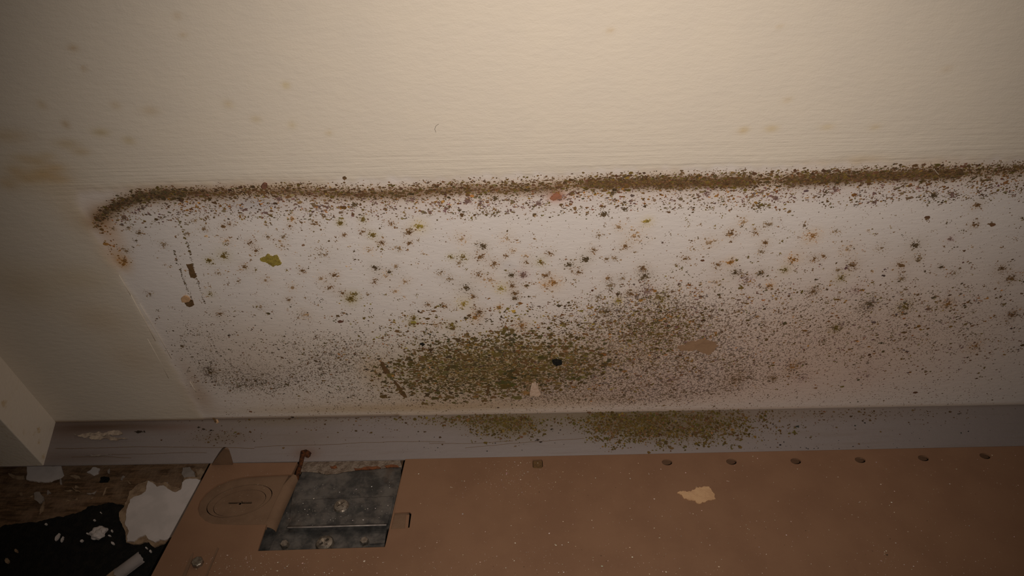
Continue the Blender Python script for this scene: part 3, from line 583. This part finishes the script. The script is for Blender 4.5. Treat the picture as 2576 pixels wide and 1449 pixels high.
tag(mark('red_mould_spot', WALL, [(1384, 496), (1392, 488), (1405, 486), (1413, 491), (1411, 499), (1398, 503), (1386, 502)], simple('red_mould', (.40, .17, .10), (.33, .15, .09), 500, .9, .4), 3, .16, 15, .0004, .0004), 'reddish mould spot just beneath the dark mould line', 'mould')
tag(mark('brown_lump', WALL, [(660, 462), (665, 458), (672, 460), (673, 468), (665, 472), (660, 468)], simple('brown_lump', (.22, .10, .065), (.16, .08, .05), 500, .9, .5), 2, .1, 16, .0016, .0016), 'small reddish brown lump on the upper rim of the mould line', 'dirt')
tag(mark('brown_speck', WALL, [(863, 443), (869, 441), (873, 446), (868, 450)], M['bare_dark'], 2, .2, 17, .0013, .0009), 'single brown speck on cream paint above the mould line', 'dirt')
# hairs on the wall
def hair(name, pts, label, r=.00007, mat='hair'):
    P = [WALL.to3(*WALL.hit(x, y), .0009) for x, y in pts]; Q = []
    for i in range(len(P) - 1):
        for t in (0, .25, .5, .75): Q.append(P[i].lerp(P[i + 1], t))
    Q.append(P[-1]); return tag(tube(name, Q, r, M[mat], None, 6), label, 'hair')
hair('hair', [(1104, 309), (1097, 314), (1094, 322), (1097, 330)], 'fine curled hair stuck to the plain cream wall', .00006)
hair('bristle', [(1564, 446), (1571, 442), (1582, 437)], 'short black bristle across the dark mould line', .00016)
hair('pale_bristle', [(2347, 421), (2352, 428), (2360, 437)], 'pale bristle lying in the mould line with a dark tip', .00012, 'creamridge')
# paint ridges at the side of the stained area
for i, (p, r) in enumerate([([(352, 762), (378, 806), (404, 850), (432, 900)], .00014), ([(330, 740), (362, 800), (392, 856)], .00016), ([(372, 850), (402, 905), (425, 950)], .00016), ([(478, 958), (490, 978), (494, 984)], .0002), ([(300, 690), (330, 742)], .00014)]):
    P = [WALL.to3(*WALL.hit(x, y), .0005) for x, y in p]; tube('paint_ridge', P, r, M['creamridge'], wall, 6)

# ------------------------------------------------------------------ ledge details
for i, pts in enumerate([[(140, 1128), (230, 1127), (330, 1124), (500, 1125), (640, 1128)], [(640, 1125), (760, 1120), (900, 1114), (1000, 1111), (1120, 1112)], [(270, 1143), (330, 1142), (420, 1140), (520, 1139)], [(1080, 1116), (1180, 1116), (1290, 1109)], [(1170, 1127), (1240, 1121), (1330, 1112), (1470, 1103)], [(180, 1150), (260, 1148), (330, 1152)]]):
    P = [LEDGE.hit(x, y) for x, y in ragged(pts, 3, .012, i, False)]; w = .00009 if i else .00011
    plate('crack', LEDGE, [(a, b + w) for a, b in P] + [(a, b - w) for a, b in P[::-1]], [], .00012, .0002, M['bare_dark']).parent = ledge
for i, (poly, m) in enumerate([([(188, 1094), (230, 1089), (270, 1089), (308, 1088), (311, 1092), (292, 1096), (240, 1097), (205, 1100)], 'peel'), ([(225, 1101), (262, 1098), (290, 1101), (322, 1105), (300, 1107), (262, 1104)], 'peel'), ([(338, 1086), (362, 1087), (363, 1083), (366, 1088), (348, 1090)], 'dark'),
                               ([(215, 1144), (250, 1143), (283, 1145), (250, 1148)], 'greyflake'), ([(519, 1032), (526, 1040), (545, 1058), (548, 1064), (540, 1062), (528, 1048)], 'bare_dark'), ([(540, 1056), (548, 1055), (552, 1062), (546, 1066)], 'tanflake'), ([(1345, 1109), (1352, 1106), (1354, 1110)], 'dark'), ([(2408, 1041), (2414, 1040), (2414, 1042), (2409, 1042)], 'dark')]):
    o = mark('peeling_paint' if m != 'dark' else 'dark_fleck', LEDGE, poly, M[m], 4, .15, 30 + i, .0012 if m == 'peel' else .0005, .0011 if m == 'peel' else .0006); o.parent = ledge
for (x, y) in [(500, 1075), (512, 1080), (530, 1083), (1353, 1107), (1360, 1112), (1388, 1080), (727, 1046), (735, 1050)]:
    mark('dark_fleck', LEDGE, [(x - 4, y), (x + 1, y - 2), (x + 5, y), (x, y + 2)], M['dark'], 2, .2, int(x), .0005, .0005).parent = ledge

# ------------------------------------------------------------------ heater lying on its front, back panel up
def hp(pts, off=0.0): return [HEAT.hit(x, y, off) for x, y in pts]
root = empty('electric_baseboard_heater', (0.05, -0.09, 0.0))
tag(root, 'brown metal baseboard heater lying face down below the ledge with open wiring box', 'heater')
hx1 = 0.62; bnear = -0.132
lc = HEAT.hit(530, 1166); l2 = HEAT.hit(380, 1449)
sl = (l2[0] - lc[0]) / (l2[1] - lc[1]); xl_near = lc[0] + sl * (bnear - lc[1])
r1 = HEAT.hit(1020, 1155); r2 = HEAT.hit(2576, 1122); rs = (r2[1] - r1[1]) / (r2[0] - r1[0]); rfar = (hx1, r1[1] + rs * (hx1 - r1[0]))
gap_l = hp([(748, 1163), (741, 1178), (733, 1193)]); pad_in = hp([(690, 1195), (650, 1197), (610, 1200), (575, 1208), (545, 1220), (520, 1238), (503, 1260), (497, 1280), (503, 1298), (517, 1311), (535, 1318), (600, 1321), (670, 1320)])
low = hp([(648, 1386), (968, 1376)]); slot_r = hp([(981, 1331), (1022, 1329), (1030, 1327), (1035, 1292), (1030, 1288), (992, 1290)])
outline = [lc] + gap_l + pad_in + low + slot_r + [r1, rfar, (hx1, bnear), (xl_near, bnear)]
HOLES = [(1678, 1163), (1840, 1161.5), (2002, 1160), (2164, 1157), (2323, 1152.5), (2478, 1147), (2630, 1142)]
holes = []
for i, (x, y) in enumerate(HOLES): holes.append(circle_ab(HEAT.hit(x, y), .0030, 24, .00215))
sq = HEAT.hit(1352.5, 1166.5); sqa = [(-.0029, .0030), (.0022, .0032), (.0030, .0022), (.0030, -.0022), (.0020, -.0033), (-.0022, -.0032), (-.0029, -.0024)]
holes.append([(sq[0] + a, sq[1] + b) for a, b in sqa])
bolt_c = HEAT.hit(499, 1417)
adopt(plate('back_panel', HEAT, outline, holes, 0.0, .0011, M['heater']), root)
# sunk pad with knock-outs
pad_out = hp([(735, 1190), (690, 1191), (650, 1193), (610, 1196), (570, 1205), (538, 1217), (513, 1236), (495, 1260), (489, 1282), (497, 1302), (513, 1315), (535, 1324), (600, 1327), (669, 1326)]) + hp([(672, 1310), (690, 1268), (712, 1222), (729, 1192)], -.0016)
kc = HEAT.hit(603, 1260, -.0016); kw = abs(HEAT.hit(681, 1258, -.0016)[0] - HEAT.hit(525, 1262, -.0016)[0]) / 2
kb = abs(HEAT.hit(560, 1218, -.0016)[1] - HEAT.hit(640, 1302, -.0016)[1]) / 2
rk = 1.0
def oval(c, q, n): return [(c[0] + kw * q * math.cos(t), c[1] + kb * q * math.sin(t) * .93 + kw * q * math.cos(t) * .16) for t in [2 * math.pi * i / n for i in range(n)]]
adopt(plate('recessed_pad', HEAT, pad_out, [oval(kc, 1.0, 40)], -.0014, .001, M['heater_dusty']), root)
k2 = (kc[0] + kw * .03, kc[1] - kb * .12)
adopt(plate('knockout_ring', HEAT, oval(kc, .972, 40), [oval(k2, .80, 36)], -.00145, .001, M['heater_dusty']), root)
s1, s2 = HEAT.hit(575, 1264, -.0015), HEAT.hit(633, 1266, -.0015); sm = ((s1[0] + s2[0]) / 2, (s1[1] + s2[1]) / 2); hw = (s2[0] - s1[0]) / 2
slot = [(sm[0] - hw, sm[1] - .0005), (sm[0] - .0006, sm[1] - .0005), (sm[0] - .0004, sm[1] - .0013), (sm[0] + .0006, sm[1] - .0013), (sm[0] + .0008, sm[1] - .0005), (sm[0] + hw, sm[1] - .0005), (sm[0] + hw, sm[1] + .0006), (sm[0] + .0014, sm[1] + .0006), (sm[0] + .0010, sm[1] + .0013), (sm[0] + .0002, sm[1] + .0012), (sm[0] - .0001, sm[1] + .0006), (sm[0] - hw, sm[1] + .0006)]
adopt(plate('knockout_disc', HEAT, oval(k2, .782, 36), [slot], -.0015, .001, M['heater_dusty']), root)
# rolled-down lip of the pad towards the open box
top_e = [HEAT.hit(x, y, -.0014) for x, y in [(729, 1192), (712, 1222), (690, 1268), (672, 1310), (666, 1326)]]
bm = bmesh.new(); rows = []
for j in range(9):
    t = j / 8 * math.pi / 2; rows.append([bm.verts.new(HEAT.to3(a + .0050 * math.sin(t), b, -.0014 - .0052 * (1 - math.cos(t)))) for a, b in top_e])
for j in range(8):
    for i in range(len(top_e) - 1): bm.faces.new((rows[j][i], rows[j][i + 1], rows[j + 1][i + 1], rows[j + 1][i]))
adopt(from_bm('rolled_lip', bm, M['heater_dusty'], None, True), root)
# sunk clip beside the box
adopt(plate('sunk_clip', HEAT, hp([(991, 1286), (1027, 1284), (1022, 1334), (979, 1337)], -.0016), [], -.0016, .001, M['heater_dusty']), root)
adopt(plate('clip_rib', HEAT, hp([(1022, 1296), (1030, 1295), (1026, 1333), (1018, 1334)], -.0012), [], -.0010, .001, M['heater']), root)
# inner sheet under the fixing holes and under the panel
adopt(plate('inner_sheet', HEAT, [(r1[0] + .012, r1[1] - .001), (hx1 - .004, rfar[1] - .001), (hx1 - .004, bnear + .004), (r1[0] + .012, bnear + .004)], [circle_ab((HEAT.hit(x, y)[0] + .0006, HEAT.hit(x, y)[1] - .0011), .0020, 16, .0010) for x, y in HOLES], -.0105, .0008, M['heater_dusty']), root)
# far and near flanges, ends
def wallstrip(name, p0, p1, depth, mat=None, th=.001):
    """strip standing under the panel from p0 to p1, down by depth or to the floor"""
    bm = bmesh.new(); d = Vector((p1[0] - p0[0], p1[1] - p0[1])).normalized(); nx, ny = -d.y * th, d.x * th; V_ = []
    for (a, b) in ((p0[0], p0[1]), (p1[0], p1[1]), (p1[0] + nx, p1[1] + ny), (p0[0] + nx, p0[1] + ny)):
        t = HEAT.to3(a, b, -.0009); V_.append((bm.verts.new(t), bm.verts.new((t.x, t.y, max(t.z - depth, .0006)))))
    for i in range(4): bm.faces.new((V_[i][0], V_[(i + 1) % 4][0], V_[(i + 1) % 4][1], V_[i][1]))
    bm.faces.new([v[0] for v in V_]); bm.faces.new([v[1] for v in V_][::-1])
    return adopt(from_bm(name, bm, mat or M['heater']), root)
wallstrip('far_flange', (r1[0] + .0006, r1[1] - .0012), (rfar[0], rfar[1] - .0012), .05)
wallstrip('far_flange', (lc[0], lc[1] - .0012), (gap_l[0][0], gap_l[0][1] - .0012), .05)
wallstrip('near_flange', (xl_near, bnear), (hx1, bnear), .05)
wallstrip('end_flange', (lc[0] + .0010, lc[1]), (xl_near + .0010, bnear), .05, None, -.001)
wallstrip('end_flange', (hx1 - .001, rfar[1]), (hx1 - .001, bnear), .05)
wallstrip('box_side', hp([(1018, 1158)])[0], hp([(968, 1372)])[0], .0085, M['heater'])
# corner tab standing up in front of the ledge
TABF = Frame((0, -LED_E - .0010, 0), (1, 0, 0), (0, 0, 1))
tabp = [TABF.hit(x, y) for x, y in [(533, 1168), (540, 1157), (552, 1141), (562, 1129), (567, 1126), (572, 1126), (576, 1130), (582, 1148), (587, 1167)]]
adopt(plate('corner_tab', TABF, tabp, [], .0010, .0010, M['heater_dusty']), root)
# galvanised wiring box
gt = hp(ragged([(760, 1188), (775, 1188), (800, 1191), (822, 1195), (850, 1193), (880, 1187), (910, 1183), (950, 1180), (985, 1176), (1009, 1176)], 1, .05, 4, False), -.0052)
adopt(plate('galvanised_plate', HEAT, gt + hp([(1006, 1262), (978, 1330), (726, 1335), (728, 1315), (735, 1250), (745, 1220)], -.0052), [], -.0052, .001, M['galv']), root)
bm = bmesh.new()        # bracket strip with a turned-up front edge
def strip_rows(rowspec):
    rs_ = []
    for (L, Rr_, off) in rowspec:
        a, b = HEAT.hit(*L, off), HEAT.hit(*Rr_, off)
        rs_.append([bm.verts.new(HEAT.to3(a[0] + (b[0] - a[0]) * i / 10, a[1] + (b[1] - a[1]) * i / 10, off)) for i in range(11)])
    for j in range(len(rs_) - 1):
        for i in range(10): bm.faces.new((rs_[j][i], rs_[j][i + 1], rs_[j + 1][i + 1], rs_[j + 1][i]))
strip_rows([((748, 1257), (990, 1248), -.0050), ((748, 1258), (990, 1249), -.0041), ((738, 1295), (983, 1288), -.0040), ((727, 1322), (975, 1316), -.0036), ((723, 1326), (973, 1319), -.0029), ((722, 1330), (972, 1323), -.0030), ((722, 1331), (972, 1324), -.0060)])
adopt(from_bm('bracket_strip', bm, M['galv'], None, False), root)
lp = [HEAT.to3(*HEAT.hit(x, y, -.0026), -.0026) for x, y in [(723, 1327.5), (800, 1325.5), (880, 1323), (972, 1320.5)]]
adopt(tube('strip_edge', lp, .00042, M['lip'], None, 8), root)
adopt(plate('lower_plate', HEAT, hp([(712, 1334), (972, 1326), (966, 1388), (672, 1396), (690, 1355)], -.0066), [], -.0066, .001, M['galv']), root)
adopt(plate('box_floor', HEAT, hp([(700, 1200), (1004, 1190), (962, 1392), (630, 1400)], -.0079), [], -.0079, .0006, M['galv']), root)
adopt(plate('plate_rib', HEAT, hp([(930, 1362), (969, 1359), (968, 1366), (930, 1369)], -.006), [], -.0058, .0009, M['galv']), root)
def head(name, px, py, off, r, h, mat, dome=True, cross=False, hexn=0):
    c = HEAT.hit(px, py, off); bm = bmesh.new(); n = hexn or 20; rings = []
    prof_ = [(r, 0), (r, h * .35), (r * .86, h * .75), (r * .5, h * .97)] if dome else [(r, 0), (r, h * .8), (r * .85, h)]
    for (q, z) in prof_: rings.append([bm.verts.new(HEAT.to3(c[0] + q * math.cos(2 * math.pi * i / n + .3), c[1] + q * math.sin(2 * math.pi * i / n + .3), off + z)) for i in range(n)])
    for j in range(len(rings) - 1):
        for i in range(n): bm.faces.new((rings[j][i], rings[j][(i + 1) % n], rings[j + 1][(i + 1) % n], rings[j + 1][i]))
    bm.faces.new(rings[-1]); bm.faces.new(rings[0][::-1])
    o = adopt(from_bm(name, bm, M[mat], None, dome), root)
    if cross:
        a = r * .55; w = r * .13; cr = math.radians(40)
        pts = []
        for q in range(4):
            for (u, v) in ((a, -w), (a, w), (w, w)):
                t = cr + q * math.pi / 2; pts.append((c[0] + u * math.cos(t) - v * math.sin(t), c[1] + u * math.sin(t) + v * math.cos(t)))
        cut = plate('cutter', HEAT, pts, [], off + h * 1.6, h * 1.25, M['steel']); bpy.context.view_layer.update()
        cut.matrix_world = Matrix.Identity(4); md = o.modifiers.new('recess', 'BOOLEAN'); md.operation = 'DIFFERENCE'; md.object = cut; md.solver = 'EXACT'
        bpy.context.view_layer.update(); me2 = bpy.data.meshes.new_from_object(o.evaluated_get(bpy.context.evaluated_depsgraph_get()))
        o.modifiers.clear(); me2.polygons.foreach_set('use_smooth', [False] * len(me2.polygons)); o.data = me2; bpy.data.objects.remove(cut, do_unlink=True)
    return o
head('screw', 859, 1274, -.0041, .0044, .0017, 'steel', True, True)
head('bolt', 718, 1374, -.0066, .0024, .0030, 'steel', False, False, 6)
head('bolt', 918, 1366, -.0066, .0024, .0030, 'steel', False, False, 6)
head('cap_nut', 818, 1370, -.0066, .0050, .0028, 'steel', True, True)
head('bolt', 499, 1418, -.0002, .0030, .0026, 'steel', False, False, 8)
# square fixing lug seen in its own hole
adopt(plate('square_lug', HEAT, [(sq[0] + a * .9, sq[1] + b * .92) for a, b in sqa], [], -.0009, .003, M['bare_dark']), root)
# pressed ridges beside the lower bolt
for pts in ([(487, 1391), (482, 1399), (460, 1449), (452, 1470), (458, 1470), (468, 1449), (484, 1408)], [(548, 1378), (551, 1380), (522, 1449), (512, 1472), (508, 1472), (519, 1449)]):
    adopt(plate('pressed_ridge', HEAT, hp(pts), [], .0006, .0009, M['heater_dusty']), root)
# paint flake stuck to the panel, the twin of the bare patch on the wall
tag(plate('paint_flake', HEAT, hp(ragged([(1703, 1243), (1718, 1236), (1738, 1238), (1750, 1228), (1770, 1225), (1787, 1230), (1797, 1243), (1800, 1256), (1786, 1259), (1768, 1264), (1760, 1268), (1748, 1260), (1728, 1257)], 4, .22, 21)), [], .0006, .0006, M['tanflake']), 'jagged tan paint flake stuck on the brown heater panel', 'paint flake')
# white paint dust
S = Specks()
def on_panel(P): return P[(P[:, 1] > 1160 - (P[:, 0] - 1020) * .0212 * (P[:, 0] > 1020) + 6) & ((P[:, 0] > 1040) | (P[:, 1] > 1392)) & (P[:, 0] > 530 - (P[:, 1] - 1165) * .5) & (P[:, 1] < 1480)]
P = on_panel(np.concatenate([upts([(1040, 1150), (2700, 1120), (2700, 1480), (400, 1480), (480, 1395), (1000, 1390)], 1150), gpts(1290, 1200, 60, 32, 230), gpts(700, 1415, 150, 24, 260), gpts(1400, 1440, 250, 30, 200), gpts(2230, 1400, 30, 20, 40)]))
S.add(HEAT.hits(P), np.clip(1.45e-4 * np.exp(rng.normal(0, .5, len(P))), 6e-5, 6e-4), jit((.66, .55, .47), len(P), .3), 1.1)
P = upts([(540, 1170), (700, 1165), (690, 1190), (520, 1225)], 60); S.add(HEAT.hits(P), np.clip(1.0e-4 * np.exp(rng.normal(0, .4, 60)), 5e-5, 4e-4), jit((.5, .42, .36), 60), 1.1)
P = on_panel(upts([(1040, 1200), (2500, 1170), (2500, 1460), (1040, 1460)], 70)); S.add(HEAT.hits(P), np.clip(1.6e-4 * np.exp(rng.normal(0, .4, len(P))), 5e-5, 5e-4), jit((.04, .03, .02), len(P)), 1.5)
o = S.build('paint_dust', HEAT, M['mould'], (.00010, .00025), 6); tag(o, 'white specks of paint dust sprinkled over the brown heater panel', 'dust', kind='stuff')
S = Specks()
P = np.concatenate([upts([(770, 1195), (1000, 1185), (985, 1245), (745, 1252)], 46), upts([(745, 1262), (978, 1252), (968, 1312), (730, 1322)], 60)]); S.add(HEAT.hits(P), np.clip(1.3e-4 * np.exp(rng.normal(0, .5, len(P))), 6e-5, 5e-4), jit((.6, .55, .52), len(P)), 1.1)
S.add(HEAT.hits(np.array([(912, 1301), (760, 1259), (772, 1287), (724, 1297), (719, 1283), (838, 1222)])), np.array([5e-4, 3e-4, 3e-4, 2.5e-4, 2.5e-4, 2.5e-4]), (.7, .66, .62), 1.1)
o = S.build('box_dust', HEAT, M['mould'], (-.0027, -.0024), 6); tag(o, 'white paint crumbs lying on the grey galvanised wiring box', 'dust', kind='stuff')
P = upts([(540, 1215), (680, 1210), (660, 1310), (520, 1310)], 130); S = Specks(); S.add(np.array([HEAT.hit(x, y, -.0014) for x, y in P]), np.clip(1.0e-4 * np.exp(rng.normal(0, .4, 130)), 5e-5, 4e-4), jit((.42, .34, .27), 130), 1.1)
o = S.build('knockout_dust', HEAT, M['mould'], (-.0013, -.0012), 6); tag(o, 'pale dust specks on the round knockout of the heater', 'dust', kind='stuff')

# ------------------------------------------------------------------ rusty nail
nr = empty('rusty_nail', LEDGE.to3(*LEDGE.hit(768, 1140))); tag(nr, 'bent rusty nail sticking out of the ledge beside the wiring box', 'nail')
p0 = LEDGE.to3(*LEDGE.hit(769, 1136), -.001); p1 = LEDGE.to3(*LEDGE.hit(765, 1140), .0018)
V2 = Frame((0, -.0290, 0), (1, 0, 0), (0, 0, 1)); p2 = V2.to3(*V2.hit(757, 1166)); p3 = HEAT.to3(*HEAT.hit(749, 1190, -.003), -.003); p4 = HEAT.to3(*HEAT.hit(746, 1210, -.006), -.006)
adopt(tube('shank', [p0, p1, p1.lerp(p2, .5), p2, p2.lerp(p3, .5), p3, p4], [.0016, .0016, .0013, .0012, .0013, .0013, .0012], M['rust'], None, 10), nr)
bm = bmesh.new(); bmesh.ops.create_icosphere(bm, subdivisions=2, radius=.0021, matrix=Matrix.Translation(LEDGE.to3(*LEDGE.hit(775, 1143), .0008)))
for v in bm.verts: v.co += Vector((random.uniform(-1, 1), random.uniform(-1, 1), random.uniform(-1, 1))) * .00035
adopt(from_bm('rust_lump', bm, M['rust']), nr)

# ------------------------------------------------------------------ flakes and crumbs on the floor
def flake(name, poly, mat, label, cat, group=None, z=.0, th=.0010, n=3, amp=.12, seed=1, lift=0.0):
    F2 = Frame((0, 0, 0), (1, 0, 0), (0, 1, 0)); pts = [F2.hit(x, y, z + th) for x, y in ragged(poly, n, amp, seed)]
    o = plate(name, F2, pts, [], z + th, th, M[mat])
    return tag(o, label, cat, group)
zt = .0013
fr_ = empty('plaster_flake', FLOOR.to3(*FLOOR.hit(400, 1290))); tag(fr_, 'big torn white paint flake with tan paper edges lying on the black floor', 'paint flake')
big = [(372, 1209), (385, 1215), (394, 1224), (411, 1221), (425, 1231), (440, 1238), (455, 1231), (458, 1214), (470, 1205), (497, 1205), (520, 1225), (470, 1330), (415, 1358), (402, 1356), (390, 1364), (374, 1357), (365, 1344), (352, 1350), (336, 1362), (320, 1362), (324, 1335), (314, 1318), (318, 1290), (328, 1255), (345, 1247), (366, 1236)]
bk = [(368, 1209), (345, 1219), (325, 1236), (320, 1256), (313, 1272), (299, 1291), (303, 1312), (315, 1338), (317, 1364), (340, 1369), (372, 1362), (387, 1376), (402, 1370), (420, 1362), (480, 1332), (530, 1225), (500, 1200), (462, 1203), (452, 1228), (430, 1222), (415, 1212), (395, 1214)]
def fl_part(name, poly, z, th, m, s_):
    return adopt(plate(name, FLOOR, [FLOOR.hit(x, y, z + th) for x, y in ragged(poly, 3, .10, s_)], [], z + th, th, M[m]), fr_)
fl_part('paper_backing', bk, zt, .0012, 'backing', 41); fl_part('paint_skin', big, zt + .0012, .0009, 'plaster', 42)
flake('paint_flake', [(67, 1173), (154, 1172), (160, 1194), (150, 1202), (128, 1211), (95, 1212), (66, 1206)], 'plaster', 'rectangular white paint flake under the ledge near the casing foot', 'paint flake', seed=51, amp=.07, th=.0012)
flake('paint_flake', [(218, 1188), (232, 1176), (250, 1178), (246, 1190), (234, 1195)], 'plaster', 'small curled white paint flake on brown wood under the ledge', 'paint flake', seed=52, th=.0012)
flake('paint_flake', [(460, 1176), (476, 1174), (489, 1188), (492, 1205), (478, 1207), (464, 1203), (457, 1192)], 'greyflake', 'grey paint flake wedged between ledge and heater corner', 'paint flake', seed=53, th=.0016)
flake('tan_chip', [(492, 1180), (505, 1177), (515, 1185), (502, 1212), (494, 1204)], 'backing', 'tan torn chip tucked under the heater corner', 'paint flake', seed=54, th=.0012)
flake('grey_chip', [(85, 1240), (100, 1237), (110, 1250), (108, 1264), (98, 1266), (86, 1256)], 'greyflake', 'grey pointed paint chip among wood shavings', 'paint flake', seed=55)
flake('paint_sliver', [(109, 1258), (112, 1262), (109, 1280), (98, 1293), (102, 1275)], 'backing', 'long tan paint sliver pointing toward the black floor', 'paint flake', seed=56)
flake('dark_chip', [(252, 1202), (262, 1198), (274, 1200), (270, 1212), (250, 1213)], 'tar', 'black tar chip lying on brown wood under the ledge', 'tar chip', seed=57)
bm = bmesh.new(); bmesh.ops.create_icosphere(bm, subdivisions=3, radius=.0042); lc_ = FLOOR.to3(*FLOOR.hit(246, 1340, .004), zt + .0022)
for v in bm.verts:
    d_ = v.co.normalized(); k_ = 1 + .22 * math.sin(5 * d_.x + 2 * d_.y) * math.cos(6 * d_.y) + random.uniform(-.10, .10); v.co = lc_ + Vector((v.co.x * k_ * 1.05, v.co.y * k_ * .95, max(v.co.z * k_ * .6, -.0022)))
tag(from_bm('plaster_lump', bm, M['plaster']), 'rough white plaster lump alone on the black floor', 'plaster')
shav = [[(145, 1262), (190, 1256), (195, 1250), (194, 1258), (150, 1264)], [(150, 1205), (154, 1205), (156, 1218), (152, 1219)], [(180, 1223), (192, 1232), (206, 1240), (190, 1236)], [(160, 1234), (182, 1233), (170, 1237)], [(218, 1240), (232, 1240), (242, 1234), (236, 1243), (222, 1243)], [(258, 1246), (265, 1228), (270, 1224), (264, 1240)],
        [(320, 1208), (330, 1219), (322, 1214)], [(303, 1206), (310, 1196), (314, 1198), (306, 1208)], [(68, 1250), (84, 1246), (80, 1251)], [(48, 1240), (55, 1238), (57, 1246), (50, 1247)], [(271, 1182), (276, 1178), (275, 1192), (271, 1190)], [(228, 1253), (236, 1250), (230, 1255)], [(175, 1196), (200, 1198), (204, 1206), (190, 1204)], [(404, 1216), (422, 1213), (425, 1224), (410, 1224)],
        [(20, 1190), (60, 1196), (62, 1205), (30, 1202)], [(190, 1220), (200, 1226), (188, 1228)], [(120, 1232), (128, 1240), (118, 1244)]]
SL = {0: 'long flat paint shaving with a hooked end on the brown wood', 13: 'brown paper scrap at the upper rim of the big torn flake', 14: 'broad dull scrap against the ledge beside the rectangular white flake', 5: 'upright thin splinter near the big torn flake on the brown wood'}
for i, q in enumerate(shav):
    flake('paint_shaving', q, ['backing', 'greyflake', 'backing'][i % 3], SL.get(i, 'thin pale paint shaving scattered on the brown wood under the ledge'), 'shaving', 'paint shavings on the brown wood', seed=60 + i, th=.0007, n=2)
cr = [(144, 1350, 7), (156, 1356, 5), (205, 1360, 4), (220, 1342, 3), (237, 1308, 2.6), (283, 1366, 4.5), (281, 1335, 3), (253, 1289, 2), (368, 1378, 3), (378, 1386, 3.4), (17, 1410, 7), (40, 1385, 5), (115, 1318, 3), (246, 1353, 4), (275, 1347, 3)]
CL = {0: 'long pale sliver of paint lying on the black floor', 1: 'short pale sliver of paint beside a longer one on the black floor', 10: 'tan crumb on the black floor farthest from the heater', 11: 'small tan crumb on the black floor near another tan crumb', 13: 'white crumb touching the rough plaster lump on the black floor', 8: 'white crumb just below the big torn flake'}
for i, (x, y, r) in enumerate(cr):
    ang = random.uniform(0, 3.14); e = 1.9 if i in (0, 1) else 1.25
    q = [(x + r * e * math.cos(t) * math.cos(ang) - r / e * math.sin(t) * math.sin(ang), y + .8 * (r * e * math.cos(t) * math.sin(ang) + r / e * math.sin(t) * math.cos(ang))) for t in [k_ * 6.283 / 7 for k_ in range(7)]]
    flake('paint_crumb', q, 'backing' if i in (10, 11) else 'plaster', CL.get(i, 'tiny white paint crumb on the black tar floor'), 'crumb', 'paint crumbs on the black floor', z=zt, th=.0012, n=1, amp=.15, seed=90 + i)
# curled roll of paint
cr_ = empty('curled_paint_strip', FLOOR.to3(*FLOOR.hit(330, 1420), zt)); tag(cr_, 'curled tan and white paint strip on the black floor beside the heater end', 'paint flake')
A, B = FLOOR.to3(*FLOOR.hit(294, 1449, .004), .0045), FLOOR.to3(*FLOOR.hit(357, 1402, .004), .0045)
dv = (B - A).normalized(); sv = Vector((-dv.y, dv.x, 0)); bm = bmesh.new(); rows = []
for i in range(9):
    p = A.lerp(B, i / 8); row = []
    for j in range(15):
        t = -1.9 + j * .36; rr = .0030 + .00035 * j / 3
        row.append(bm.verts.new(p + sv * (rr * math.sin(t)) + Vector((0, 0, rr * math.cos(t) - .0008)) + dv * random.uniform(-.0006, .0006) * (i in (0, 8))))
    rows.append(row)
for i in range(8):
    for j in range(14): bm.faces.new((rows[i][j], rows[i][j + 1], rows[i + 1][j + 1], rows[i + 1][j]))
r_ = bmesh.ops.solidify(bm, geom=list(bm.faces), thickness=.0004)
o = from_bm('curl', bm, M['plaster'], None, True); adopt(o, cr_)
o = plate('paper_layer', FLOOR, [FLOOR.hit(x, y, .004) for x, y in ragged([(262, 1455), (300, 1425), (338, 1398), (344, 1403), (318, 1430), (285, 1462)], 2, .08, 71)], [], zt + .003, .003, M['backing']); adopt(o, cr_)
